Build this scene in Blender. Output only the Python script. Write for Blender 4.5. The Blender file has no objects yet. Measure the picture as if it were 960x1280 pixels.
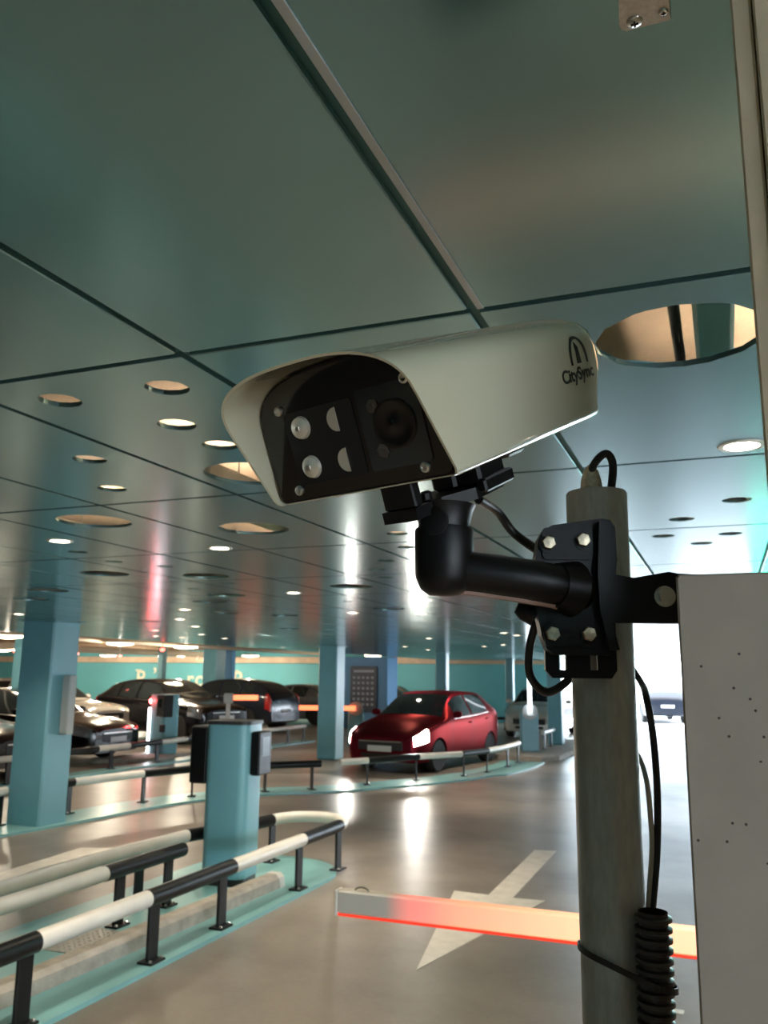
import bpy, bmesh, math, random
from mathutils import Vector, Matrix
from mathutils.geometry import delaunay_2d_cdt
random.seed(7)
PI = math.pi
SC = bpy.context.scene
COL = SC.collection

# ------------------------------------------------------------------ camera
F_PX, CX, CY, EYE = 1060.0, 480.0, 640.0, 1.80
ROT = Matrix(((0.930521849, 0.060263774, 0.361244190),
              (0.366106037, -0.179375562, -0.913121447),
              (0.009770235, 0.981933137, -0.188975811)))      # camera axes -> world
cam_d = bpy.data.cameras.new('camera'); cam = bpy.data.objects.new('camera', cam_d); COL.objects.link(cam)
cam.matrix_world = Matrix.Translation((0, 0, EYE)) @ ROT.to_4x4()
cam_d.sensor_fit = 'VERTICAL'; cam_d.sensor_height = 36.0; cam_d.sensor_width = 27.0
cam_d.lens = 36.0 * F_PX / 1280.0; cam_d.clip_start = 0.02; cam_d.clip_end = 300
cam_d.dof.use_dof = True; cam_d.dof.focus_distance = 0.80; cam_d.dof.aperture_fstop = 15.0
SC.camera = cam

# ------------------------------------------------------------------ world, exposure
world = bpy.data.worlds.new('overcast_sky'); SC.world = world; world.use_nodes = True
bg = world.node_tree.nodes['Background']
bg.inputs['Color'].default_value = (0.80, 0.90, 1.0, 1); bg.inputs['Strength'].default_value = 9.0
SC.view_settings.view_transform = 'Standard'; SC.view_settings.look = 'None'
SC.view_settings.gamma = 1.0; SC.view_settings.use_curve_mapping = False
SC.view_settings.exposure = 1.0
SC.cycles.use_denoising = True
SC.cycles.max_bounces = 8; SC.cycles.diffuse_bounces = 4; SC.cycles.glossy_bounces = 4
SC.cycles.sample_clamp_indirect = 6.0
DOWNLIGHT_W = 55.0
WARM = (1.0, 0.85, 0.66)

# ------------------------------------------------------------------ placing helpers
def wray(px, py):
    return ROT @ Vector(((px - CX) / F_PX, -(py - CY) / F_PX, -1.0))
def at(px, py, z):
    r = wray(px, py); return Vector((0, 0, EYE)) + r * ((z - EYE) / r.z)
def atd(px, py, d):
    return Vector((0, 0, EYE)) + wray(px, py) * d

# ------------------------------------------------------------------ materials
def mat(name, col, rough=0.5, metal=0.0, vary=0.0, scale=8.0, bump=0.0, bscale=60.0, coat=0.0, emit=None, estr=0.0, rvary=0.0, spec=0.5):
    m = bpy.data.materials.new(name); m.use_nodes = True
    nt = m.node_tree; b = nt.nodes['Principled BSDF']
    c = (*col, 1)
    b.inputs['Base Color'].default_value = c; b.inputs['Roughness'].default_value = rough
    b.inputs['Metallic'].default_value = metal; b.inputs['Coat Weight'].default_value = coat
    b.inputs['Specular IOR Level'].default_value = spec
    if emit:
        b.inputs['Emission Color'].default_value = (*emit, 1); b.inputs['Emission Strength'].default_value = estr
    if vary or bump or rvary:
        tc = nt.nodes.new('ShaderNodeTexCoord')
        n = nt.nodes.new('ShaderNodeTexNoise'); n.inputs['Scale'].default_value = scale; n.inputs['Detail'].default_value = 6
        nt.links.new(tc.outputs['Object'], n.inputs['Vector'])
        if vary:
            r = nt.nodes.new('ShaderNodeValToRGB')
            r.color_ramp.elements[0].position = 0.3; r.color_ramp.elements[1].position = 0.7
            r.color_ramp.elements[0].color = tuple(x * (1 - vary) for x in col) + (1,)
            r.color_ramp.elements[1].color = tuple(min(1, x * (1 + vary)) for x in col) + (1,)
            nt.links.new(n.outputs['Fac'], r.inputs['Fac']); nt.links.new(r.outputs['Color'], b.inputs['Base Color'])
        if rvary:
            mr = nt.nodes.new('ShaderNodeMapRange')
            mr.inputs['To Min'].default_value = max(0.02, rough - rvary); mr.inputs['To Max'].default_value = rough + rvary
            nt.links.new(n.outputs['Fac'], mr.inputs['Value']); nt.links.new(mr.outputs['Result'], b.inputs['Roughness'])
        if bump:
            n2 = nt.nodes.new('ShaderNodeTexNoise'); n2.inputs['Scale'].default_value = bscale; n2.inputs['Detail'].default_value = 4
            nt.links.new(tc.outputs['Object'], n2.inputs['Vector'])
            bp = nt.nodes.new('ShaderNodeBump'); bp.inputs['Strength'].default_value = bump; bp.inputs['Distance'].default_value = 0.01
            nt.links.new(n2.outputs['Fac'], bp.inputs['Height']); nt.links.new(bp.outputs['Normal'], b.inputs['Normal'])
    return m
def emis(name, col, s):
    return mat(name, (0.8, 0.8, 0.8), 0.4, emit=col, estr=s)

M = {}
M['ceil'] = mat('teal_metal_panel', (0.215, 0.385, 0.41), 0.20, 0.75, vary=0.05, scale=1.3, rvary=0.03)
M['ceil_dark'] = mat('teal_joint', (0.07, 0.19, 0.20), 0.5, 0.1)
M['slab'] = mat('warm_concrete_slab', (0.62, 0.47, 0.34), 0.85, vary=0.12, scale=3, bump=0.2)
M['teal'] = mat('teal_paint', (0.17, 0.405, 0.475), 0.38, vary=0.06, scale=3, bump=0.04, bscale=30)
M['teal_wall'] = mat('teal_wall_paint', (0.13, 0.46, 0.52), 0.6, vary=0.06, scale=0.6)
M['blue'] = mat('blue_paint', (0.12, 0.36, 0.66), 0.45, vary=0.04)
M['white'] = mat('white_paint', (0.78, 0.75, 0.68), 0.35, vary=0.06, scale=6)
M['black'] = mat('black_paint', (0.006, 0.006, 0.0065), 0.38, spec=0.35)
M['black_satin'] = mat('black_powder_coat', (0.004, 0.004, 0.0048), 0.42, bump=0.05, bscale=900, spec=0.3)
M['rubber'] = mat('black_rubber', (0.012, 0.012, 0.012), 0.45)
M['tyre'] = mat('tyre_rubber', (0.012, 0.012, 0.012), 0.8)
M['steel'] = mat('bright_steel', (0.62, 0.60, 0.56), 0.28, 1.0)
M['alloy'] = mat('alloy_wheel', (0.55, 0.55, 0.56), 0.35, 0.3)
M['kerb'] = mat('concrete_kerb', (0.42, 0.38, 0.32), 0.8, vary=0.2, scale=9, bump=0.3)
M['floorpaint_white'] = mat('road_marking_white', (0.66, 0.62, 0.55), 0.45, vary=0.12, scale=7)
M['floorpaint_teal'] = mat('teal_floor_paint', (0.23, 0.49, 0.50), 0.32, vary=0.08, scale=3, rvary=0.06)
M['dark_glass'] = mat('dark_glass', (0.016, 0.024, 0.027), 0.05, spec=0.8)
M['grey_plastic'] = mat('dark_grey_plastic', (0.03, 0.03, 0.032), 0.5)
M['grey_panel'] = mat('grey_panel', (0.42, 0.45, 0.44), 0.5)
M['sign_dark'] = mat('sign_navy', (0.03, 0.05, 0.10), 0.4)
M['sign_mark'] = mat('sign_print', (0.5, 0.55, 0.65), 0.5)
M['cream'] = mat('cream_lettering', (0.80, 0.76, 0.60), 0.6)
M['beige_wall'] = mat('beige_painted_concrete', (0.66, 0.54, 0.38), 0.75, vary=0.08, scale=14, bump=0.15)
M['ground_out'] = mat('outdoor_paving', (0.55, 0.55, 0.55), 0.8, vary=0.15, scale=0.8)
M['plate_white'] = mat('number_plate', (0.75, 0.75, 0.72), 0.4)

def floor_material():
    m = bpy.data.materials.new('polished_concrete'); m.use_nodes = True
    nt = m.node_tree; b = nt.nodes['Principled BSDF']; N = nt.nodes.new; L = nt.links.new
    tc = N('ShaderNodeTexCoord')
    n1 = N('ShaderNodeTexNoise'); n1.inputs['Scale'].default_value = 0.55; n1.inputs['Detail'].default_value = 8; n1.inputs['Roughness'].default_value = 0.6
    n2 = N('ShaderNodeTexNoise'); n2.inputs['Scale'].default_value = 40; n2.inputs['Detail'].default_value = 5
    L(tc.outputs['Object'], n1.inputs['Vector']); L(tc.outputs['Object'], n2.inputs['Vector'])
    r = N('ShaderNodeValToRGB'); e = r.color_ramp.elements
    e[0].position = 0.30; e[0].color = (0.150, 0.126, 0.100, 1); e[1].position = 0.62; e[1].color = (0.31, 0.262, 0.208, 1)
    L(n1.outputs['Fac'], r.inputs['Fac'])
    mx = N('ShaderNodeMix'); mx.data_type = 'RGBA'; mx.blend_type = 'MULTIPLY'; mx.inputs['Factor'].default_value = 0.35
    L(r.outputs['Color'], mx.inputs['A']); L(n2.outputs['Color'], mx.inputs['B'])
    hs = N('ShaderNodeHueSaturation'); hs.inputs['Saturation'].default_value = 0.85; hs.inputs['Value'].default_value = 1.15
    L(mx.outputs['Result'], hs.inputs['Color']); L(hs.outputs['Color'], b.inputs['Base Color'])
    mr = N('ShaderNodeMapRange'); mr.inputs['To Min'].default_value = 0.42; mr.inputs['To Max'].default_value = 0.26
    L(n1.outputs['Fac'], mr.inputs['Value']); L(mr.outputs['Result'], b.inputs['Roughness'])
    bp = N('ShaderNodeBump'); bp.inputs['Strength'].default_value = 0.05; L(n2.outputs['Fac'], bp.inputs['Height']); L(bp.outputs['Normal'], b.inputs['Normal'])
    return m
M['floor'] = floor_material()

def galv_material():
    m = bpy.data.materials.new('galvanised_steel'); m.use_nodes = True
    nt = m.node_tree; b = nt.nodes['Principled BSDF']; N = nt.nodes.new; L = nt.links.new
    tc = N('ShaderNodeTexCoord'); mp = N('ShaderNodeMapping'); mp.inputs['Scale'].default_value = (170, 170, 45)
    n = N('ShaderNodeTexNoise'); n.inputs['Scale'].default_value = 1.0; n.inputs['Detail'].default_value = 6
    L(tc.outputs['Object'], mp.inputs['Vector']); L(mp.outputs['Vector'], n.inputs['Vector'])
    r = N('ShaderNodeValToRGB'); e = r.color_ramp.elements
    e[0].position = 0.25; e[0].color = (0.42, 0.40, 0.365, 1); e[1].position = 0.8; e[1].color = (0.62, 0.59, 0.54, 1)
    L(n.outputs['Fac'], r.inputs['Fac']); L(r.outputs['Color'], b.inputs['Base Color'])
    b.inputs['Metallic'].default_value = 0.45; b.inputs['Roughness'].default_value = 0.48
    bp = N('ShaderNodeBump'); bp.inputs['Strength'].default_value = 0.06; bp.inputs['Distance'].default_value = 0.001
    L(n.outputs['Fac'], bp.inputs['Height']); L(bp.outputs['Normal'], b.inputs['Normal'])
    return m
M['galv'] = galv_material()

def specked_material():
    m = mat('off_white_board', (0.385, 0.33, 0.27), 0.6, vary=0.06, scale=20, bump=0.05)
    nt = m.node_tree; b = nt.nodes['Principled BSDF']; N = nt.nodes.new; L = nt.links.new
    src = b.inputs['Base Color'].links[0].from_socket
    tc = N('ShaderNodeTexCoord'); v = N('ShaderNodeTexVoronoi'); v.voronoi_dimensions = '2D'; v.inputs['Scale'].default_value = 60
    sx = N('ShaderNodeSeparateXYZ'); cb_ = N('ShaderNodeCombineXYZ'); L(tc.outputs['Object'], sx.inputs[0]); L(sx.outputs['X'], cb_.inputs['X']); L(sx.outputs['Z'], cb_.inputs['Y'])
    L(cb_.outputs[0], v.inputs['Vector'])
    n = N('ShaderNodeTexNoise'); n.inputs['Scale'].default_value = 14; L(tc.outputs['Object'], n.inputs['Vector'])
    lt = N('ShaderNodeMath'); lt.operation = 'LESS_THAN'; lt.inputs[1].default_value = 0.055; L(v.outputs['Distance'], lt.inputs[0])
    gt = N('ShaderNodeMath'); gt.operation = 'GREATER_THAN'; gt.inputs[1].default_value = 0.56; L(n.outputs['Fac'], gt.inputs[0])
    mu = N('ShaderNodeMath'); mu.operation = 'MULTIPLY'; L(lt.outputs[0], mu.inputs[0]); L(gt.outputs[0], mu.inputs[1])
    mx = N('ShaderNodeMix'); mx.data_type = 'RGBA'; L(mu.outputs[0], mx.inputs['Factor']); L(src, mx.inputs['A'])
    mx.inputs['B'].default_value = (0.05, 0.045, 0.04, 1); L(mx.outputs['Result'], b.inputs['Base Color'])
    return m
M['board'] = specked_material()

# ------------------------------------------------------------------ mesh helpers
class MB:
    def __init__(s): s.v = []; s.f = []
    def add(s, vs, fs):
        o = len(s.v); s.v += [Vector(v) for v in vs]; s.f += [tuple(i + o for i in f) for f in fs]; return s
    def box(s, x0, x1, y0, y1, z0, z1):
        return s.add([(x0,y0,z0),(x1,y0,z0),(x1,y1,z0),(x0,y1,z0),(x0,y0,z1),(x1,y0,z1),(x1,y1,z1),(x0,y1,z1)],
                     [(3,2,1,0),(4,5,6,7),(0,1,5,4),(1,2,6,5),(2,3,7,6),(3,0,4,7)])
    def bbox(s, x0, x1, y0, y1, z0, z1, r=0.004):
        # box whose vertical and horizontal edges are chamfered
        ring = [(x0+r,y0),(x1-r,y0),(x1,y0+r),(x1,y1-r),(x1-r,y1),(x0+r,y1),(x0,y1-r),(x0,y0+r)]
        cx, cy = (x0+x1)/2, (y0+y1)/2
        def shr(d): return [(p[0] + (d if p[0] < cx else -d), p[1] + (d if p[1] < cy else -d)) for p in ring]
        vs = [(*p, z0) for p in shr(r)] + [(*p, z0+r) for p in ring] + [(*p, z1-r) for p in ring] + [(*p, z1) for p in shr(r)]
        fs = [tuple(range(7,-1,-1)), tuple(range(24,32))]
        for k in range(3):
            for i in range(8): j = (i+1) % 8; fs.append((k*8+i, k*8+j, k*8+8+j, k*8+8+i))
        return s.add(vs, fs)
    def prism(s, poly, z0, z1, M4=None):
        n = len(poly)
        vs = [Vector((p[0],p[1],z0)) for p in poly] + [Vector((p[0],p[1],z1)) for p in poly]
        if M4: vs = [M4 @ v for v in vs]
        fs = [tuple(range(n-1,-1,-1)), tuple(range(n,2*n))] + [(i,(i+1)%n,n+(i+1)%n,n+i) for i in range(n)]
        return s.add(vs, fs)
    def tube(s, pts, r, n=12, cap=True, closed=False):
        pts = [Vector(p) for p in pts]; k = len(pts); rings = []
        rr = r if isinstance(r, (list, tuple)) else [r]*k
        up = None
        for i in range(k):
            if closed: d = pts[(i+1)%k] - pts[i-1]
            else: d = pts[min(i+1,k-1)] - pts[max(i-1,0)]
            d.normalize()
            if up is None:
                up = Vector((0,0,1)) if abs(d.z) < 0.9 else Vector((1,0,0))
            a = up - d*up.dot(d)
            if a.length < 1e-6: a = d.orthogonal()
            a.normalize(); up = a; b = d.cross(a)
            rings.append([pts[i] + (a*math.cos(2*PI*j/n) + b*math.sin(2*PI*j/n))*rr[i] for j in range(n)])
        vs = [v for ring in rings for v in ring]; fs = []
        for i in range(k if closed else k-1):
            i2 = (i+1) % k
            for j in range(n): j2 = (j+1)%n; fs.append((i*n+j, i*n+j2, i2*n+j2, i2*n+j))
        if cap and not closed: fs += [tuple(range(n-1,-1,-1)), tuple((k-1)*n+j for j in range(n))]
        return s.add(vs, fs)
    def cyl(s, p0, p1, r, n=16, r2=None): return s.tube([p0, p1], [r, r if r2 is None else r2], n)
    def lathe(s, prof, n=24, M4=None):
        vs = []; fs = []; k = len(prof)
        for (r, z) in prof:
            for j in range(n):
                v = Vector((r*math.cos(2*PI*j/n), r*math.sin(2*PI*j/n), z)); vs.append(M4 @ v if M4 else v)
        for i in range(k-1):
            for j in range(n): j2=(j+1)%n; fs.append((i*n+j, i*n+j2, (i+1)*n+j2, (i+1)*n+j))
        if prof[0][0] > 1e-6: fs.append(tuple(range(n-1,-1,-1)))
        if prof[-1][0] > 1e-6: fs.append(tuple((k-1)*n+j for j in range(n)))
        return s.add(vs, fs)
    def xf(s, M4): s.v = [M4 @ v for v in s.v]; return s
    def data(s, name, m, smooth=False):
        me = bpy.data.meshes.new(name); me.from_pydata([tuple(v) for v in s.v], [], s.f); me.update()
        me.materials.append(M[m] if isinstance(m, str) else m)
        if smooth:
            for p in me.polygons: p.use_smooth = True
            try: me.set_sharp_from_angle(angle=math.radians(smooth if smooth is not True else 40))
            except Exception: pass
        return me

def basis(o):
    m = Matrix.Identity(4)
    while o is not None: m = o.matrix_basis @ m; o = o.parent
    return m
def tag(o, label=None, cat=None, group=None, kind=None):
    for k, v in (('label', label), ('category', cat), ('group', group), ('kind', kind)):
        if v: o[k] = v
    return o
def link(name, me, parent=None):
    o = bpy.data.objects.new(name, me); COL.objects.link(o); o.parent = parent; return o
def obj(name, mb, m, parent=None, smooth=False, world=False, label=None):
    if world and parent is not None: mb.xf(basis(parent).inverted())
    o = link(name, mb.data(name, m, smooth), parent)
    if label: o['label'] = label
    return o
def thing(name, label, cat, loc=(0,0,0), rz=0.0, group=None, mtx=None):
    o = bpy.data.objects.new(name, None); COL.objects.link(o); o.empty_display_size = 0.1
    if mtx is not None: o.matrix_basis = mtx
    else: o.location = loc; o.rotation_euler = (0,0,rz)
    return tag(o, label, cat, group)
def single(name, mb, m, label, cat, group=None, smooth=False, loc=None):
    if loc is not None: mb.xf(Matrix.Translation(-Vector(loc)))
    o = obj(name, mb, m, None, smooth)
    if loc is not None: o.location = loc
    return tag(o, label, cat, group)
def struct(name, mb, m, smooth=False):
    return tag(obj(name, mb, m, None, smooth), kind='structure')
def smoothpath(pts, n=8):
    pts = [Vector(p) for p in pts]; out = []
    for i in range(len(pts)-1):
        p0, p1, p2, p3 = pts[max(i-1,0)], pts[i], pts[i+1], pts[min(i+2,len(pts)-1)]
        for k in range(n):
            t = k/n
            out.append(0.5*((2*p1) + (p2-p0)*t + (2*p0-5*p1+4*p2-p3)*t*t + (3*p1-p0-3*p2+p3)*t**3))
    out.append(pts[-1]); return out
def lookz(p0, axis):
    # matrix whose local z is axis, at p0
    z = Vector(axis).normalized(); x = z.orthogonal().normalized(); y = z.cross(x)
    return Matrix.Translation(p0) @ Matrix((x, y, z)).transposed().to_4x4()
def spot(parent, loc, watts, size_deg, col=WARM, radius=0.04, blend=0.6, aim=(0,0,-1)):
    l = bpy.data.lights.new('lamp', 'SPOT'); l.energy = watts; l.spot_size = math.radians(size_deg); l.spot_blend = blend
    l.color = col; l.shadow_soft_size = radius
    o = bpy.data.objects.new('lamp', l); COL.objects.link(o); o.parent = parent; o.location = loc
    o.rotation_euler = Vector(aim).to_track_quat('-Z', 'Y').to_euler(); return o
def point(parent, loc, watts, col=WARM, radius=0.05):
    l = bpy.data.lights.new('lamp', 'POINT'); l.energy = watts; l.color = col; l.shadow_soft_size = radius
    o = bpy.data.objects.new('lamp', l); COL.objects.link(o); o.parent = parent; o.location = loc; return o

# ------------------------------------------------------------------ room shell
ZC = 2.42            # underside of the metal ceiling
ZS = 3.00            # underside of the slab
XE = -11.06          # edge of the metal ceiling
struct('floor', MB().box(-45, 14, -8, 34.3, -0.2, 0.0), 'floor')
ceiling = struct('ceiling', MB().box(-45, 14, -8, 34.3, ZS, ZS+0.25), 'slab')
struct('wall_back', MB().box(-45, -6.25, 34.0, 34.3, 0, ZS), 'teal_wall')
struct('wall_left', MB().box(-45.2, -45, -8, 34.3, 0, ZS), 'teal_wall')
struct('wall_front', MB().box(-45, 7.0, -8.2, -8, 0, ZS).box(7.0, 14.2, -8.2, -8, 2.45, ZS), 'teal_wall')     # unseen open corner added to bring daylight in, right and behind the viewer
struct('floor_added_opening', MB().box(14.2, 60, -40, 34.2, -0.25, -0.01).box(-20, 14.19, -40, -8.2, -0.25, -0.01), 'ground_out')
struct('wall_right', MB().box(14, 14.2, 0.0, 34.3, 0, ZS).box(14, 14.2, -8, 0.0, 2.45, ZS), 'teal_wall')  # near end left open, added so daylight reaches the camera flank
struct('trim_1', MB().box(-6.25, 14, 34.0, 34.3, 2.5, ZS), 'slab')
struct('trim_2', MB().box(-45, -6.25, 33.75, 34.0, 2.28, 2.55), 'slab')
struct('floor_outside', MB().box(-60, 60, 34.3, 110, -0.25, -0.01), 'ground_out')

# metal ceiling: panels 0.6 x 1.2 with open joints and round holes
PX0, PDX, PY0, PDY, GAP = -0.365, 0.597, 1.335, 1.195, 0.018
def pcell(x, y): return math.floor((x-PX0)/PDX), math.floor((y-PY0)/PDY)
HOLES = []   # x, y, diameter, lit
def hole(px, py, dia, lit=False):
    p = at(px, py, ZC); x, y = p.x, p.y
    i, j = pcell(x, y); x0, y0 = PX0+i*PDX, PY0+j*PDY; r = dia/2+0.02
    x = min(max(x, x0+r), x0+PDX-r); y = min(max(y, y0+r), y0+PDY-r)
    HOLES.append((x, y, dia, lit))
for a in [(75,501),(209,485),(221,531),(112,574.5),(140,611),(275,557),(921,625),(852,649),(829,670),(913,667),(877,679),
          (142,702),(206,708),(285,729),(242,736),(497,667),(509,684),(483,701),(471,712),(483,722),(97,690),(435,752)]: hole(*a, 0.10)
for a in [(118,652),(317,661),(316,593),(850,423),(131,717),(257,720),(283,744),(262,752),(281,766),(439,733),(490,761),(30,749),(60,738),(355,769),(180,776),(360,786)]: hole(*a, 0.31)
LIT = [(927,557),(75,676),(275,685),(367,741),(231,762),(225,774),(244,783),(252,793),(441,766),(528,767),(531,750),(28,768),(194,788),(195,795),
       (228,797),(282,798),(354,809),(506,808),(537,798),(535,812),(605,808),(630,791),(646,794),(629,806)]
for a in LIT: hole(*a, 0.10, True)
for x, y in [(0.9,-0.6),(1.5,0.9),(-0.6,-1.6),(2.6,-1.4),(-2.1,-0.9),(0.4,-3.2),(2.9,2.6),(-4.9,1.8),(-7.2,3.0),(3.1,8.2),(2.0,13.5),(-4.0,-1.4),(0.8,2.6),(0.85,3.9),(1.4,5.1),(1.5,3.2),(2.1,-2.6),(3.8,0.6),(4.6,-1.6),(3.6,-3.6),(5.6,2.4),(1.2,-4.0),(4.3,4.4),(1.9,-0.2)]:     # unseen downlights added behind and beside the viewer to light the foreground
    i, j = pcell(x, y); HOLES.append((PX0+(i+.5)*PDX, PY0+(j+.5)*PDY, 0.10, True))
by_cell = {}
for h in HOLES: by_cell.setdefault(pcell(h[0], h[1]), []).append(h)

def panel_mesh(w, d, holes, th=0.012):
    """panel with its lower face at z=0; holes in local coordinates"""
    if not holes: return MB().bbox(0, w, 0, d, 0, th, 0.002)
    outer = [(0,0),(w,0),(w,d),(0,d)]
    pts = [Vector(p) for p in outer]; edges = [(0,1),(1,2),(2,3),(3,0)]; loops = [list(range(4))]
    for (hx, hy, r) in holes:
        n = 40 if r > 0.1 else 24; s = len(pts)
        pts += [Vector((hx+r*math.cos(2*PI*k/n), hy+r*math.sin(2*PI*k/n))) for k in range(n)]
        edges += [(s+k, s+(k+1)%n) for k in range(n)]; loops.append(list(range(s, s+n)))
    vo, eo, fo, _, _, _ = delaunay_2d_cdt(pts, edges, [], 0, 1e-6)
    keep = []
    for f in fo:
        c = sum((vo[i] for i in f), Vector((0,0)))/len(f)
        if all((c.x-hx)**2+(c.y-hy)**2 > (r*0.97)**2 for hx,hy,r in holes): keep.append(tuple(f))
    mb = MB(); n = len(vo)
    vs = [(v.x,v.y,0) for v in vo] + [(v.x,v.y,th) for v in vo]
    fs = [tuple(reversed(f)) for f in keep] + [tuple(i+n for i in f) for f in keep]
    for q, lp in enumerate(loops):
        for k in range(len(lp)):
            a, b = lp[k], lp[(k+1)%len(lp)]
            fs.append((a, b, b+n, a+n) if q == 0 else (b, a, a+n, b+n))
    return mb.add(vs, fs)

cells = []
i0, i1 = math.floor((XE-PX0)/PDX)+1, 16
j0, j1 = math.floor((-5-PY0)/PDY), math.floor((33.9-PY0)/PDY)
camM = (Matrix.Translation((0,0,EYE)) @ ROT.to_4x4()).inverted()
for i in range(i0, i1):
    for j in range(j0, j1):
        cxp, cyp = PX0+(i+.5)*PDX, PY0+(j+.5)*PDY
        if cxp > 8.5: continue
        c = camM @ Vector((cxp, cyp, ZC)); d = -c.z
        inview = d > 0.15 and abs(c.x/d)*F_PX < 480+500/d and abs(c.y/d)*F_PX < 640+500/d
        cells.append(((0 if inview else 100) + math.hypot(cxp, cyp)*(1.0), i, j, inview))
cells.sort()
plain = panel_mesh(PDX-GAP, PDY-GAP, []).data('panel', 'ceil')
far = MB(); count = 0
for dist, i, j, inview in cells:
    x0, y0 = PX0+i*PDX+GAP/2, PY0+j*PDY+GAP/2
    hs = [(h[0]-x0, h[1]-y0, h[2]/2) for h in by_cell.get((i,j), [])]
    if count < 296 and inview:
        me = panel_mesh(PDX-GAP, PDY-GAP, hs).data('panel', 'ceil') if hs else plain
        o = link('panel', me, ceiling); o.location = (x0, y0, ZC); count += 1
    else:
        b = panel_mesh(PDX-GAP, PDY-GAP, hs); b.xf(Matrix.Translation((x0, y0, ZC))); far.add(b.v, b.f)
tag(obj('distant_panels', far, 'ceil', ceiling), kind='stuff')
run = MB()
for i in range(i0, i1+1):
    x = PX0+i*PDX; run.box(x-0.02, x+0.02, PY0+j0*PDY, PY0+j1*PDY, ZC+0.013, ZC+0.03)
obj('panel_runners', run, 'ceil_dark', ceiling)
obj('edge_trim', MB().bbox(PX0+0.0092, PX0+0.0210, -0.2, PY0-0.01, ZC-0.0022, ZC-0.0002, 0.0006), 'grey_panel', ceiling)
run = MB()
for j in range(j0, j1+1):
    y = PY0+j*PDY; run.box(PX0+i0*PDX, 8.5, y-0.02, y+0.02, ZC+0.0128, ZC+0.0295)
obj('panel_cross_runners', run, 'ceil_dark', ceiling)

# downlights in the lit holes, the added out-of-view ones included
M['lens'] = emis('downlight_lens', (1.0, 0.90, 0.74), 14.0)
trim_me = MB().lathe([(0.046,0.018),(0.046,-0.003),(0.061,-0.003),(0.063,0.0),(0.063,0.001),(0.049,0.003)], 28).data('trim_ring', 'white', True)
lens_me = MB().lathe([(0.0,0.0025),(0.03,0.001),(0.046,0.003),(0.046,0.016),(0.0,0.016)], 28).data('lens', 'lens', True)
for (x, y, dia, lit) in HOLES:
    if not lit: continue
    lab = 'small round white downlight shining in the metal ceiling'
    if abs(x-0.08) < 0.05 and abs(y-2.42) < 0.1: lab = 'round downlight shining near the beige pillar below the large open hole'
    if abs(x+2.93) < 0.06 and abs(y-3.18) < 0.1: lab = 'round downlight shining above the left teal column'
    if abs(x+2.32) < 0.06 and abs(y-3.6) < 0.12: lab = 'round downlight shining just below the beige open hole left of the camera'
    t = thing('downlight', lab, 'downlight', (x, y, ZC), 0, 'lit downlights of the metal ceiling')
    link('trim_ring', trim_me, t); link('lens', lens_me, t)
    spot(t, (0, 0, -0.012), DOWNLIGHT_W, 122, WARM, 0.045, 1.0)

# unseen tube lamps added to light the void behind the open holes
M['void_fill_lamp'] = emis('added_void_tube', (1.0, 0.84, 0.66), 62.0)
for x, y, where in [(-2.25, 3.75, 'above the open holes on the left'), (0.50, 2.6, 'above the large round hole'), (-3.9, 4.6, 'above the half-open hole on the left'), (-2.9, 6.4, 'above the wide beige hole')]:
    t = thing('added_void_light', 'unseen warm tube lamp added in the ceiling void ' + where, 'lamp', (x, y, ZS-0.33))
    obj('trough', MB().box(-0.20,0.20,-0.66,0.66,-0.03,-0.025).box(-0.205,-0.20,-0.66,0.66,-0.03,0.05).box(0.20,0.205,-0.66,0.66,-0.03,0.05).box(-0.2,0.2,-0.665,-0.66,-0.03,0.05).box(-0.2,0.2,0.66,0.665,-0.03,0.05), 'white', t)  # trough shaped to keep the added tube out of sight
    for yy in (-0.4, 0.4): obj('hanger', MB().cyl((0.19,yy,-0.024),(0.19,yy,0.329),0.003,8), 'steel', t)
    obj('tube', MB().cyl((0,-0.57,0), (0,0.57,0), 0.013, 12), 'void_fill_lamp', t, True)
# services in the void seen through the large hole on the right
single('black_pipe', MB().tube([(-0.068,1.0,2.80),(-0.068,3.4,2.80)], 0.016, 16), 'black', 'black pipe seen inside the large round ceiling hole', 'pipe', smooth=True)
single('teal_duct', MB().bbox(-0.02, 0.085, 1.0, 3.4, 2.74, 2.86, 0.012), 'teal', 'teal duct seen inside the large round ceiling hole', 'duct')

# ------------------------------------------------------------------ columns
def column(x0, x1, y0, y1, label, m='teal', r=0.02, zb=0.0):
    t = thing('column', label, 'column', ((x0+x1)/2, (y0+y1)/2, 0))
    w, d = (x1-x0)/2, (y1-y0)/2
    obj('shaft', MB().bbox(-w, w, -d, d, zb, (ZC-0.002) if x0 > XE else ZS-0.002, r), m, t)
    c = MB(); k = 0.035
    ring = [(-w-k,-d-k),(w+k,-d-k),(w+k,d+k),(-w-k,d+k)]; inn = [(-w-.001,-d-.001),(w+.001,-d-.001),(w+.001,d+.001),(-w-.001,d+.001)]
    vs = [(*p, ZC-0.012) for p in ring]+[(*p, ZC-0.012) for p in inn]+[(*p, ZC-0.001) for p in ring]+[(*p, ZC-0.001) for p in inn]
    fs = []
    for a in range(4):
        b = (a+1)%4; fs += [(a,b,4+b,4+a)[::-1], (8+a,8+b,12+b,12+a), (a,b,8+b,8+a), (4+b,4+a,12+a,12+b)]
    obj('collar', c.add(vs, fs), m, t)
    return t
colL = column(-8.0, -7.50, 8.16, 8.62, 'teal square column on the left beside the curved kerb')
column(-8.30, -7.86, 17.15, 17.6, 'teal column between the red car and the parked cars')
column(-7.28, -6.98, 22.3, 22.6, 'green-teal column right behind the red car roof')
column(-7.22, -6.95, 30.1, 30.4, 'thin teal column in front of the blue-green back wall')
column(-4.28, -3.92, 22.4, 22.76, 'teal column beside the bright exit', zb=0.10)
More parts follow.
